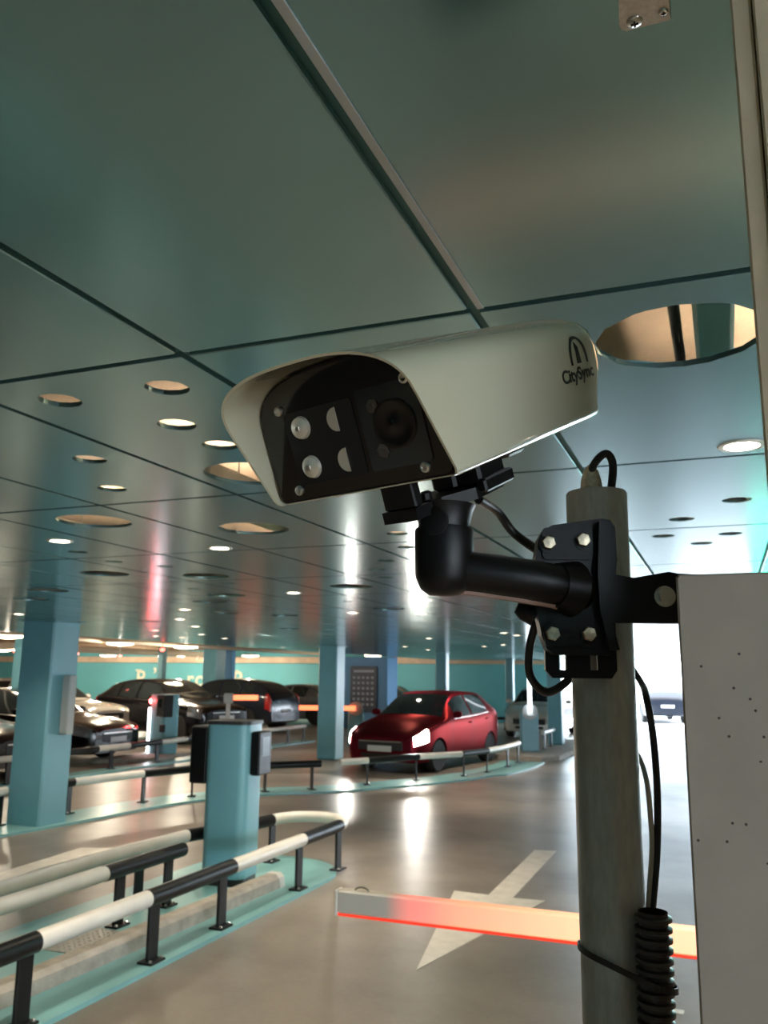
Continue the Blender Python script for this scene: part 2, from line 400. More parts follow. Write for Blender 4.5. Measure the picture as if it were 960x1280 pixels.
column(-15.7, -15.3, 15.8, 16.2, 'teal column behind the black sedan on the far left')
column(-20.0, -19.75, 27.3, 27.55, 'slim column between the cream letters on the back wall')
column(-16.0, -15.5, 24.3, 24.9, 'wide teal column above the black off-roader')
column(-17.6, -17.3, 28.2, 28.5, 'narrow blue column behind the dark parked cars', 'blue')
# blue service core with the tariff board
t = thing('service_core', 'bright blue painted core wall behind the red car', 'wall', (-11.55, 27.9, 0))
obj('shaft', MB().bbox(-0.85, 0.85, -0.4, 0.6, 0, ZC-0.002, 0.02), 'blue', t)
t = thing('tariff_board', 'dark navy information board with rows of pale print on the blue core', 'sign', (-11.55, 27.47, 0.55))
obj('board', MB().bbox(-0.50, 0.50, -0.03, 0.03, 0, 1.55, 0.01), 'sign_dark', t)
obj('print_heading', MB().box(-0.38, 0.38, -0.034, -0.031, 1.34, 1.42), 'sign_mark', t)
pm = MB().box(0, 0.09, -0.034, -0.031, 0, 0.08).data('print_mark', 'sign_mark')
for r_ in range(6):
    for c_ in range(5): link('print_mark', pm, t).location = (-0.40+c_*0.17, 0, 0.22+r_*0.18)
t = thing('equipment_box', 'slim pale grey box mounted on the side of the left teal column', 'box', (-7.46, 8.40, 1.06))
obj('case', MB().bbox(-0.04, 0.07, -0.02, 0.10, 0, 0.70, 0.008), 'grey_panel', t)
obj('cover', MB().bbox(-0.035, 0.065, -0.032, -0.021, 0.02, 0.68, 0.004), 'grey_panel', t)

# ------------------------------------------------------------------ painted islands and markings
def strip(name, poly, z0, z1, m, label, cat, group=None):
    p = Vector((poly[0][0], poly[0][1], 0))
    return single(name, MB().prism(poly, z0, z1), m, label, cat, group, loc=p)
arc = [(-4.06+0.70*math.cos(a), 7.26+0.70*math.sin(a)) for a in [PI*k/16 for k in range(17)]]
strip('traffic_island', [(-4.76, 1.5), (-3.36, 1.5)] + arc, 0.0, 0.03, 'floorpaint_teal', 'teal painted island with a rounded end under the near guard rail', 'island')
ctr = [(-8.05,4.0),(-8.0,6.6),(-7.75,8.6),(-7.62,10.0),(-7.35,11.1),(-6.7,12.1),(-6.0,12.75),(-5.35,13.7),(-4.75,14.8),(-4.30,16.1),(-4.12,17.4),(-4.10,18.55)]
cs = smoothpath([(x,y,0) for x,y in ctr], 6)
lft, rgt = [], []
for i, p in enumerate(cs):
    d = (cs[min(i+1,len(cs)-1)]-cs[max(i-1,0)]).normalized(); n = Vector((d.y,-d.x,0))
    w = 0.42 if p.y < 16 else 0.55
    rgt.append(p+n*w*0.85); lft.append(p-n*w*0.75)
mb = MB(); n = len(cs)
vs = [(p.x,p.y,0.03) for p in rgt]+[(p.x,p.y,0.03) for p in lft]+[(p.x,p.y,0.0) for p in rgt]+[(p.x,p.y,0.0) for p in lft]
fs = []
for i in range(n-1): fs += [(i,i+1,n+i+1,n+i),(2*n+i+1,2*n+i,3*n+i,3*n+i+1),(i+1,i,2*n+i,2*n+i+1),(n+i,n+i+1,3*n+i+1,3*n+i)]
fs += [(0,n,3*n,2*n),(n-1,2*n-1+2*n,4*n-1,2*n-1)][:1]
mb.add(vs, fs)
single('kerb_strip', mb, 'floorpaint_teal', 'long curved teal kerb strip running past the left column to the exit', 'kerb', loc=(-8.05,4.0,0))
strip('exit_island', [(-4.9,19.2),(-3.75,18.75),(-3.45,19.3),(-3.4,24.5),(-4.9,24.5)], 0.0, 0.10, 'kerb', 'concrete island carrying the barrier machine beside the exit', 'island')
strip('lane_island', [(-11.9,14.3),(-11.0,14.9),(-10.95,17.5),(-12.1,17.2)], 0.0, 0.09, 'kerb', 'pale rounded kerb island under the ticket machine by the black sedan', 'island')
strip('bay_kerb', [(-10.95,9.0),(-10.55,9.0),(-10.45,21.5),(-10.85,21.5)], 0.0, 0.04, 'floorpaint_teal', 'straight teal kerb along the parking bays', 'kerb')
# arrow on the lane
ar = [(-1.75,9.45),(-1.97,9.40),(-1.945,7.38),(-2.25,7.40),(-1.89,5.40),(-1.47,7.38),(-1.735,7.37)]
single('lane_arrow', MB().prism(list(reversed(ar)), 0.0, 0.003), 'floorpaint_white', 'large white arrow painted on the lane pointing towards the viewer', 'arrow', loc=(-1.89,5.4,0))
tri = [(-6.1,5.0),(-5.2,5.4),(-5.15,7.3),(-5.45,7.9),(-6.35,7.55)]
single('lane_chevron', MB().prism(tri, 0.0, 0.003), 'floorpaint_white', 'white painted wedge on the floor behind the near guard rails', 'marking', loc=(-6.1,5.0,0))
# long concrete wheel stop on the island
pa, pb = Vector((-3.84,1.8,0.03)), Vector((-3.67,6.85,0.03)); d = (pb-pa).normalized(); sd = Vector((d.y,-d.x,0))
def bar(p, q, prof):
    mb = MB(); k = len(prof)
    vs = [tuple(p+sd*a+Vector((0,0,b))) for a,b in prof]+[tuple(q+sd*a+Vector((0,0,b))) for a,b in prof]
    return mb.add(vs, [tuple(range(k-1,-1,-1)), tuple(range(k,2*k))]+[(i,(i+1)%k,k+(i+1)%k,k+i) for i in range(k)])
t = thing('wheel_stop', 'long grey concrete wheel stop bar lying on the teal island', 'wheel stop', (pa.x,pa.y,0.03))
prof = [(0.085,0),(0.075,0.075),(0.045,0.105),(-0.045,0.105),(-0.075,0.075),(-0.085,0)]
L_ = (pb-pa).length
obj('beam', bar(pa, pa+d*L_*0.985, prof), 'kerb', t, world=True)
obj('end_cap', bar(pa+d*L_*0.985, pb, [(a*1.06, b*1.05) for a,b in prof]), 'white', t, world=True, label='white reflective end cap')
# checker plate
t = thing('access_cover', 'steel tread plate cover set into the teal island', 'cover', (-4.1,4.98,0.03), 0.02)
obj('plate', MB().box(-0.16,0.16,-0.26,0.26,0,0.004), 'galv', t)
st = MB()
for i in range(7):
    for j in range(11):
        x, y = -0.14+i*0.046, -0.24+j*0.048; s_ = 1 if (i+j)%2 else -1
        dx, dy = 0.013, 0.013*s_; nx, ny = -0.004*s_, 0.004
        st.add([(x-dx,y-dy,0.004),(x+nx,y+ny,0.004),(x+dx,y+dy,0.004),(x-nx,y-ny,0.004),(x,y,0.008)], [(0,4,1)[::-1],(1,4,2)[::-1],(2,4,3)[::-1],(3,4,0)[::-1]])
tag(obj('tread_studs', st, 'steel', t), kind='stuff')

# ------------------------------------------------------------------ guard rails
RZ, RR = 0.385, 0.052
def guard_rail(label, segs, posts, z0=0.03, group='black and white guard rails'):
    """segs: list of (points, colour); posts: (x, y, heading)"""
    p = posts[0]; t = thing('guard_rail', label, 'guard rail', (p[0], p[1], z0), 0, group)
    for pts, c in segs:
        pp = [Vector((q[0], q[1], RZ+z0)) for q in pts]
        if len(pp) > 2: pp = smoothpath(pp, 8)
        obj('rail_section', MB().tube(pp, RR if c == 'white' else RR+0.003, 20), c, t, True, True)
    for (x, y, a) in posts:
        Mx = Matrix.Translation((x, y, z0)) @ Matrix.Rotation(a, 4, 'Z')
        ps = obj('post', MB().bbox(-0.012,0.012,-0.05,0.05,0.012,RZ-0.02,0.003).xf(Mx), 'black', t, False, True)
        obj('base_plate', MB().bbox(-0.055,0.055,-0.075,0.075,0,0.014,0.003).xf(Mx), 'black', ps, False, True)
        b = MB()
        for yy in (-0.055, 0.055): b.lathe([(0.011,0.014),(0.011,0.022),(0.006,0.026)], 6, Mx @ Matrix.Translation((0.032,yy,0)))
        obj('bolts', b, 'steel', ps, False, True)
    return t
W_, B_ = 'white', 'black'
Xn = -3.43
endc = [(-3.79+0.36*math.cos(a), 7.62+0.36*math.sin(a)) for a in [PI*k/10 for k in range(11)]]
guard_rail('nearest black and white guard rail looping round the end of the teal island',
    [([(Xn,2.4),(Xn,3.78)],B_),([(Xn,3.78),(Xn,4.72)],W_),([(Xn,4.72),(Xn,5.72)],B_),([(Xn,5.72),(Xn,6.86)],W_),([(Xn,6.86),(Xn,7.62)],B_),
     (endc,W_),([(-4.15,7.62),(-4.22,7.25),(-4.42,6.6)],B_),([(-4.42,6.6),(-4.47,5.6),(-4.45,4.3),(-4.43,3.0)],W_)],
    [(Xn,2.75,0),(Xn,3.72,0),(Xn,4.80,0),(Xn,5.60,0),(Xn,6.80,0),(Xn,7.60,0),(-4.15,7.64,0),(-4.45,6.0,0),(-4.45,4.2,0)])
guard_rail('short guard rail with a free black end beside the tread plate',
    [([(-4.12,6.10),(-4.12,5.16)],B_),([(-4.12,5.16),(-4.12,3.9)],W_),([(-4.12,3.9),(-4.12,2.9)],B_)],
    [(-4.12,5.92,0),(-4.12,5.34,0),(-4.12,4.1,0),(-4.12,3.1,0)])
def on(i): return (ctr[i][0], ctr[i][1])
guard_rail('guard rail along the curved teal kerb beside the left column',
    [([(-8.06,5.2),(-8.02,6.9)],B_),([(-8.02,6.9),(-7.98,8.1)],W_),([(-7.95,8.68),(-7.84,9.1)],B_),([(-7.84,9.1),(-7.64,10.25)],W_),([(-7.64,10.25),(-7.35,11.08),(-7.0,11.5)],B_)],
    [(-8.04,6.2,0),(-8.0,8.05,0),(-7.87,9.06,0.12),(-7.64,10.28,0.2),(-7.36,11.06,0.5)])
guard_rail('short all-black guard rail at the bend of the teal kerb',
    [([(-6.78,11.85),(-6.02,12.60)],B_)], [(-6.66,11.97,0.8),(-6.12,12.50,0.8)])
guard_rail('guard rail in front of the red car',
    [([(-5.85,12.95),(-5.55,13.4)],W_),([(-5.55,13.4),(-5.03,14.45)],B_),([(-5.03,14.45),(-4.5,15.3)],W_),([(-4.5,15.3),(-4.25,16.2)],B_),([(-4.25,16.2),(-4.12,17.3),(-4.12,18.3)],W_)],
    [(-5.56,13.42,0.5),(-5.06,14.42,0.5),(-4.47,15.33,0.4),(-4.25,16.15,0.2),(-4.13,17.3,0),(-4.12,18.2,0)])
guard_rail('guard rail in front of the black sedan',
    [([(-10.72,9.2),(-10.72,10.4)],B_),([(-10.72,10.4),(-10.72,12.0)],W_),([(-10.72,12.0),(-10.72,13.0)],B_),([(-10.72,13.0),(-10.72,13.9)],W_),([(-10.72,13.9),(-10.72,14.9)],B_),
     ([(-10.72,14.9),(-10.72,15.8)],W_),([(-10.72,15.8),(-10.72,17.0)],B_)],
    [(-10.72,y,0) for y in (9.6,10.9,12.1,13.4,14.8,16.2)], 0.04)
guard_rail('guard rail in front of the far dark parked cars',
    [([(-10.66,18.2),(-10.66,19.6)],W_),([(-10.66,19.6),(-10.66,20.2)],W_),([(-10.66,20.2),(-10.66,21.3)],W_)],
    [(-10.66,y,0) for y in (18.4,19.3,20.3,21.2)], 0.04)
guard_rail('distant black guard rail in front of the blue-green wall',
    [([(-9.0,28.6),(-6.9,29.4)],B_)], [(-8.8,28.68,1.2),(-8.2,28.9,1.2),(-7.05,29.34,1.2)], 0.0)
guard_rail('guard rail beside the exit barrier machine',
    [([(-4.1,20.8),(-4.1,22.2)],W_)], [(-4.1,21.0,0),(-4.1,21.9,0)], 0.10)

# ------------------------------------------------------------------ ticket machines and barriers
def rounded(w, d, r, n=6):
    out = []
    for cx, cy, a0 in ((w-r,d-r,0),(-w+r,d-r,PI/2),(-w+r,-d+r,PI),(w-r,-d+r,1.5*PI)):
        out += [(cx+r*math.cos(a0+PI/2*k/n), cy+r*math.sin(a0+PI/2*k/n)) for k in range(n+1)]
    return out
M['red_led'] = emis('red_signal', (1.0, 0.05, 0.04), 30.0)
M['white_led'] = emis('white_led_bar', (0.85, 0.92, 1.0), 7.0)
# nearest machine, seen from behind
t = thing('ticket_machine', 'teal ticket machine with black readers standing in the near island', 'ticket machine', (-4.10,6.80,0.03), 0.10)
obj('plinth', MB().prism(rounded(0.19,0.18,0.07), 0, 0.06), 'grey_plastic', t)
obj('body', MB().prism(rounded(0.20,0.19,0.08), 0.06, 1.33), 'teal', t, True)
obj('lid', MB().prism(rounded(0.21,0.20,0.085), 1.33, 1.36), 'grey_plastic', t, True)
obj('reader', MB().bbox(-0.36,-0.20,-0.15,0.15,0.82,1.31,0.012), 'black_satin', t)
rd = obj('reader', MB().bbox(0.20,0.29,-0.11,0.15,0.90,1.27,0.012), 'black_satin', t)
obj('screen', MB().box(0.2902,0.293,-0.06,0.10,1.06,1.22), 'dark_glass', rd)
# machine by the black sedan, with a red signal and a lit bar
t = thing('ticket_machine', 'pale teal ticket machine with a red light in front of the black off-roader', 'ticket machine', (-11.45,16.0,0.09), -0.35)
obj('body', MB().prism(rounded(0.27,0.20,0.06), 0, 1.25), 'teal', t, True)
rd = obj('reader', MB().bbox(0.12,0.42,-0.30,-0.08,0.78,1.24,0.01), 'black_satin', t)
obj('screen', MB().box(0.16,0.32,-0.304,-0.301,0.98,1.16), M['dark_glass'], rd)
obj('card_slot', MB().bbox(0.20,0.34,-0.26,-0.19,0.46,0.62,0.01), 'black_satin', t)
sg = obj('signal_head', MB().bbox(-0.40,-0.26,-0.16,0.02,0.98,1.22,0.01), 'black_satin', t)
obj('signal_lamp', MB().lathe([(0.0,0.03),(0.04,0.02),(0.055,0.0)], 20, lookz((-0.31,-0.162,1.10),(0,-1,0))), 'red_led', sg, True)
point(t, (-0.31,-0.30,1.10), 5.0, (1.0,0.06,0.06), 0.03)
obj('light_bar', MB().bbox(-0.30,-0.255,-0.22,-0.18,0.0,0.96,0.006), 'white_led', t)
po = obj('marker_post', MB().bbox(-0.42,-0.33,-0.12,-0.03,0,0.42,0.006), 'black', t)
obj('marker_band', MB().bbox(-0.421,-0.329,-0.121,-0.029,0.42,0.80,0.006), 'white', po)

M['arm_glow'] = None
def arm_glow_material(start, red, strength):
    """translucent boom cover lit by red and orange diodes that begin part-way along the boom (local x)"""
    m = bpy.data.materials.new('lit_boom_cover'); m.use_nodes = True
    nt = m.node_tree; b = nt.nodes['Principled BSDF']; N = nt.nodes.new; L = nt.links.new
    b.inputs['Base Color'].default_value = (0.62, 0.58, 0.50, 1); b.inputs['Roughness'].default_value = 0.4
    tc = N('ShaderNodeTexCoord'); sp = N('ShaderNodeSeparateXYZ'); L(tc.outputs['Object'], sp.inputs[0])
    mr = N('ShaderNodeMapRange'); mr.inputs['From Min'].default_value = start; mr.inputs['From Max'].default_value = start+0.75; L(sp.outputs['X'], mr.inputs['Value'])
    r = N('ShaderNodeValToRGB'); e = r.color_ramp.elements
    e[0].position = 0.0; e[0].color = (0,0,0,1); e[1].position = 1.0; e[1].color = (1.0,0.33,0.12,1)
    k = e.new(0.10); k.color = (0.45,0.015,0.01,1); k = e.new(0.20); k.color = (0.75,0.03,0.02,1); k = e.new(0.42); k.color = (0.95,0.17,0.05,1)
    L(mr.outputs['Result'], r.inputs['Fac']); L(r.outputs['Color'], b.inputs['Emission Color']); b.inputs['Emission Strength'].default_value = strength
    return m
M['arm_glow'] = arm_glow_material(0.22, False, 0.62)
M['red_rubber'] = mat('red_boom_edge', (0.35,0.02,0.015), 0.5, emit=(1.0,0.05,0.02), estr=0.5)
# near boom: crosses the lane at about waist height
t = thing('barrier_boom', 'white barrier boom glowing orange and red across the lane', 'barrier', (-1.58,3.53,0))
obj('arm', MB().bbox(0,2.15,-0.03,0.03,0.812,0.902,0.006), 'arm_glow', t)
obj('edge_strip', MB().bbox(0.0,2.15,-0.026,0.026,0.800,0.8115,0.003), M['red_rubber'], t)
obj('end_cap', MB().bbox(-0.012,-0.0003,-0.031,0.031,0.800,0.903,0.003), 'white', t)
obj('lifting_eye', MB().tube([(0.10+0.03*math.cos(a),0,0.900+0.016*math.sin(a)) for a in [PI*k/10 for k in range(11)]], 0.005, 8), 'steel', t, True)
cb = obj('cabinet', MB().bbox(2.05,2.45,0.05,0.42,0,1.05,0.02), 'white', t)
obj('hub', MB().cyl((2.12,0.031,0.857),(2.12,0.05,0.857),0.07,24), 'grey_plastic', cb, True)

def gate(label, loc, rz, up, arm_len, m_arm, h=0.92):
    t = thing('barrier_gate', label, 'barrier', loc, rz)
    obj('cabinet', MB().bbox(-0.20,0.20,-0.16,0.16,0,h,0.02), 'teal', t)
    obj('hub_disc', MB().lathe([(0.0,-0.07),(0.16,-0.07),(0.18,-0.05),(0.18,0.02),(0.0,0.02)], 28, lookz((0,-0.19,h+0.02),(0,-1,0))), 'grey_panel', t, True)
    if up: obj('arm', MB().bbox(-0.055,0.035,-0.30,-0.262,h+0.0,h+arm_len,0.004), m_arm, t)
    else: obj('arm', MB().bbox(-arm_len,0.0,-0.30,-0.262,h-0.03,h+0.09,0.004), m_arm, t)
    obj('arm_clamp', MB().bbox(-0.08,0.08,-0.305,-0.262,h-0.05,h-0.031,0.004), 'steel', t)
    return t
M['arm_white'] = mat('white_boom', (0.8,0.8,0.8), 0.4, emit=(0.85,0.92,1.0), estr=2.2)
M['arm_red'] = mat('red_boom', (0.5,0.2,0.15), 0.4, emit=(1.0,0.16,0.06), estr=1.6)
gate('teal barrier machine with raised white lit arm beside the exit', (-4.30,20.2,0.10), 0.35, True, 1.36, 'arm_white', 0.88)
gate('barrier machine with round hub and lowered red lit arm left of the red car', (-8.93,20.75,0.0), 0.35, False, 1.45, 'arm_red', 0.93)
t = thing('barrier_gate', 'distant grey barrier head with a short pink lit arm above the near machine', 'barrier', (-11.05,17.95,0.04), 0.5)
obj('post', MB().bbox(-0.05,0.05,-0.05,0.05,0,1.12,0.008), 'galv', t)
obj('head', MB().bbox(-0.11,0.11,-0.09,0.09,1.06,1.30,0.02), 'grey_panel', t)
obj('arm', MB().bbox(0.12,0.70,-0.03,0.03,1.14,1.26,0.006), M['arm_red'], t)

# ------------------------------------------------------------------ exposed bays on the left: round lamps, pipes, indicators
M['bay_lamp'] = emis('warm_round_lamp', (1.0, 0.80, 0.52), 11.0)
bay = []
for px, py in [(150,806),(232,810),(124,816),(179,818),(226,820),(8,797),(18,812)]:
    p = at(px, py, 2.52); bay.append((p.x, p.y))
for q, (x, y) in enumerate(bay + [(-12.6,30.9),(-18.6,31.8),(-24.5,24.0),(-22.0,31.8),(-26.0,31.8),(-30,31.0),(-30,25)]):  # lamps listed near the back wall are added to brighten it
    t = thing('bay_light', 'large round warm lamp hanging over the parking bays', 'lamp', (x, y, 2.54), 0, 'round lamps over the parking bays')
    obj('shade', MB().lathe([(0.0,0.09),(0.20,0.085),(0.36,0.05),(0.37,0.02),(0.35,0.02)], 28), 'white', t, True)
    obj('diffuser', MB().lathe([(0.35,0.022),(0.33,-0.01),(0.18,-0.03),(0.0,-0.035)], 28), 'bay_lamp', t, True)
    obj('stem', MB().cyl((0,0,0.09),(0,0,ZS-2.541),0.012,10), 'steel', t, True)
    point(t, (0,0,-0.10), 62 if y > 30.5 else 55, (1.0,0.88,0.70), 0.06)
M['pipe'] = mat('beige_pipe', (0.60,0.50,0.38), 0.5)
for x, z, r, lab in [(-13.6,2.70,0.10,'thick beige service pipe over the parked cars'),(-15.2,2.62,0.06,'thin beige service pipe over the parked cars'),(-21.0,2.60,0.12,'beige duct pipe far behind the parked cars')]:
    single('service_pipe', MB().tube([(x,6,z),(x,33.7,z)], r, 16), 'pipe', lab, 'pipe', 'service pipes over the bays', True)
for y, lab in [(22.0,'beige concrete beam over the nearer parking bays'),(29.5,'beige concrete beam over the farther parking bays')]:
    single('beam', MB().bbox(-44,XE-0.3,y-0.25,y+0.25,2.72,ZS,0.02), 'slab', lab, 'beam', 'beams over the bays')
M['red_small'] = emis('bay_indicator', (1.0,0.12,0.08), 3.0)
for px, py in [(96,817),(150,820),(19,814),(203,812),(247,823)]:
    p = at(px, py, 2.32)
    t = thing('bay_indicator', 'tiny red bay indicator lamp hanging over the parking bays', 'indicator', (p.x, p.y, 2.32), 0, 'red bay indicators')
    obj('lamp_body', MB().lathe([(0.0,-0.05),(0.05,-0.03),(0.06,0.02),(0.0,0.04)], 14), 'red_small', t, True)
    obj('stem', MB().cyl((0,0,0.04),(0,0,ZS-2.32),0.01,8), 'steel', t)
# cream lettering on the back wall
def glyph(body, name, scale, loc, label, bold=0.012):
    cu = bpy.data.curves.new('text', 'FONT'); cu.body = body; cu.size = 1.0; cu.extrude = 0.02; cu.offset = bold
    tmp = bpy.data.objects.new('tmp', cu); COL.objects.link(tmp)
    bpy.context.view_layer.update()
    me = bpy.data.meshes.new_from_object(tmp.evaluated_get(bpy.context.evaluated_depsgraph_get()))
    bpy.data.objects.remove(tmp)
    return me
def letter(body, x, z, size, label, serif=()):
    me = glyph(body, 'letter', 1, None, label)
    bm = bmesh.new(); bm.from_mesh(me)
    for (sx, sz) in serif:
        r_ = bmesh.ops.create_cube(bm, size=1.0, matrix=Matrix.Translation((sx, sz, 0)) @ Matrix.Diagonal((0.30,0.07,0.04,1)))
    bm.to_mesh(me); bm.free()
    me.transform(Matrix.Rotation(PI/2, 4, 'X') @ Matrix.Scale(size, 4)); me.materials.clear(); me.materials.append(M['cream'])
    o = link('wall_letter', me); o.location = (x, 33.975, z); return tag(o, label, 'letter', 'cream letters on the back wall')
letter('P', -26.05, 1.22, 1.0, 'large cream letter P at the left of the wall lettering', [(0.12,0.03),(0.12,0.70)])
letter("\u2019", -25.1, 1.35, 1.0, 'cream apostrophe beside the left letter P')
letter('r', -23.2, 1.22, 1.0, 'small cream letter r on the back wall', [(0.12,0.03)])
letter('o', -22.75, 1.22, 1.0, 'small cream letter o on the back wall')
letter('P', -20.75, 1.22, 1.0, 'large cream letter P at the right of the wall lettering', [(0.12,0.03),(0.12,0.70)])

# ------------------------------------------------------------------ cars
CARS = {
 # station: t, ztop, zbelt, half width, half width of top, zlow
 'hatch': dict(L=3.97, fw=0.205, rw=0.835, wr=0.30, st=[
    (0.00,0.64,0.61,0.64,0.56,0.22),(0.02,0.71,0.68,0.73,0.63,0.20),(0.07,0.79,0.74,0.80,0.68,0.19),(0.16,0.90,0.83,0.85,0.72,0.19),(0.285,1.01,0.92,0.86,0.72,0.19),
    (0.37,1.24,0.95,0.86,0.64,0.19),(0.46,1.42,0.965,0.86,0.59,0.19),(0.58,1.475,0.98,0.86,0.58,0.19),(0.72,1.475,1.01,0.86,0.57,0.19),(0.86,1.42,1.05,0.85,0.56,0.19),
    (0.93,1.24,1.06,0.82,0.58,0.22),(0.97,1.02,0.96,0.79,0.64,0.26),(1.0,0.80,0.76,0.72,0.62,0.30)],
    ws=(0.295,0.455), rwin=(0.875,0.95), side=[(0.40,0.585),(0.605,0.80)]),
 'suv': dict(L=4.65, fw=0.185, rw=0.81, wr=0.37, st=[
    (0.00,0.86,0.80,0.72,0.62,0.30),(0.02,0.94,0.87,0.82,0.70,0.27),(0.08,1.00,0.94,0.88,0.74,0.26),(0.16,1.05,0.99,0.91,0.77,0.26),(0.27,1.12,1.04,0.92,0.78,0.26),
    (0.35,1.36,1.06,0.92,0.70,0.26),(0.43,1.55,1.07,0.92,0.64,0.26),(0.56,1.63,1.09,0.92,0.63,0.26),(0.72,1.61,1.11,0.92,0.62,0.26),(0.87,1.50,1.14,0.91,0.61,0.26),
    (0.945,1.30,1.15,0.88,0.64,0.28),(0.98,1.12,1.08,0.86,0.70,0.32),(1.0,0.90,0.86,0.80,0.70,0.36)],
    ws=(0.28,0.425), rwin=(0.885,0.965), side=[(0.385,0.56),(0.58,0.74),(0.76,0.85)]),
 'sedan': dict(L=4.70, fw=0.195, rw=0.79, wr=0.33, st=[
    (0.00,0.66,0.63,0.70,0.60,0.22),(0.02,0.73,0.70,0.79,0.66,0.20),(0.08,0.80,0.76,0.86,0.72,0.19),(0.17,0.87,0.82,0.90,0.76,0.19),(0.29,0.96,0.88,0.91,0.76,0.19),
    (0.37,1.18,0.90,0.91,0.66,0.19),(0.45,1.37,0.92,0.91,0.60,0.19),(0.56,1.44,0.94,0.91,0.58,0.19),(0.67,1.42,0.96,0.91,0.57,0.19),(0.78,1.22,0.98,0.90,0.60,0.19),
    (0.86,1.05,0.99,0.89,0.70,0.21),(0.96,1.00,0.96,0.84,0.70,0.25),(1.0,0.80,0.78,0.74,0.64,0.32)],
    ws=(0.30,0.445), rwin=(0.69,0.835), side=[(0.395,0.55),(0.57,0.70)]),
}
def car_surface(spec):
    st = spec['st']; L = spec['L']
    def params(t):
        t = min(max(t, 0), 1)
        for i in range(len(st)-1):
            if t <= st[i+1][0]: break
        a, b = st[i], st[i+1]; a0, b1 = st[max(i-1,0)], st[min(i+2,len(st)-1)]
        h = b[0]-a[0]; u = (t-a[0])/h; out = []
        for k in range(1, 6):
            ma = (b[k]-a0[k])/(b[0]-a0[0]) if i > 0 else (b[k]-a[k])/h
            mb_ = (b1[k]-a[k])/(b1[0]-a[0]) if i < len(st)-2 else (b[k]-a[k])/h
            u2, u3 = u*u, u*u*u
            out.append((2*u3-3*u2+1)*a[k] + (u3-2*u2+u)*h*ma + (-2*u3+3*u2)*b[k] + (u3-u2)*h*mb_)
        return out
    def S(t, v, side=1):
        zt, zb, w, wt, zl = params(t); wt = min(wt, w*0.94)
        pts = [(0,zl),(w*0.86,zl),(w*0.97,zl+0.07),(w,zl+0.48*(zb-zl)),(w*0.975,zb),(wt,zt-0.045),(wt*0.72,zt-0.004),(0,zt+0.012)]
        i = min(int(v), 6); u = v-i
        p0, p1, p2, p3 = pts[max(i-1,0)], pts[i], pts[i+1], (pts[i+2] if i < 6 else (-pts[6][0], pts[6][1]))
        if i == 0: p0 = (-pts[1][0], pts[1][1])
        # cardinal spline, tension 0.8
        T = 0.35
        m1 = [(p2[k]-p0[k])*T for k in (0,1)]; m2 = [(p3[k]-p1[k])*T for k in (0,1)]
        u2, u3 = u*u, u*u*u
        q = [(2*u3-3*u2+1)*p1[k]+(u3-2*u2+u)*m1[k]+(-2*u3+3*u2)*p2[k]+(u3-u2)*m2[k] for k in (0,1)]
        return Vector((L*(0.5-t), side*q[0], q[1]))
    return S
def patch(S, t0, t1, v0, v1, side, off, nt=8, nv=6, both=False):
    mb = MB(); e = 1e-3
    def P(t, v, s):
        p = S(t, v, s); a = S(min(t+e,1), v, s)-S(max(t-e,0), v, s); b = S(t, min(v+e,7), s)-S(t, max(v-e,0), s)
        n = a.cross(b)*s
        if n.length < 1e-12: n = Vector((0,0,1))
        n.normalize()
        c = p - Vector((p.x, 0, 0.7))
        if n.dot(c) < 0: n = -n
        return p + n*off
    cols = []
    if both: vv = [(v0+(v1-v0)*k/nv, 1) for k in range(nv+1)] + [(v1-(v1-v0)*k/nv, -1) for k in range(1,nv+1)]
    else: vv = [(v0+(v1-v0)*k/nv, side) for k in range(nv+1)]
    vs = [P(t0+(t1-t0)*i/nt, v, s) for i in range(nt+1) for v, s in vv]; m = len(vv)
    fs = [(i*m+j,i*m+j+1,(i+1)*m+j+1,(i+1)*m+j) for i in range(nt) for j in range(m-1)]
    return mb.add(vs, fs)
body_cache = {}
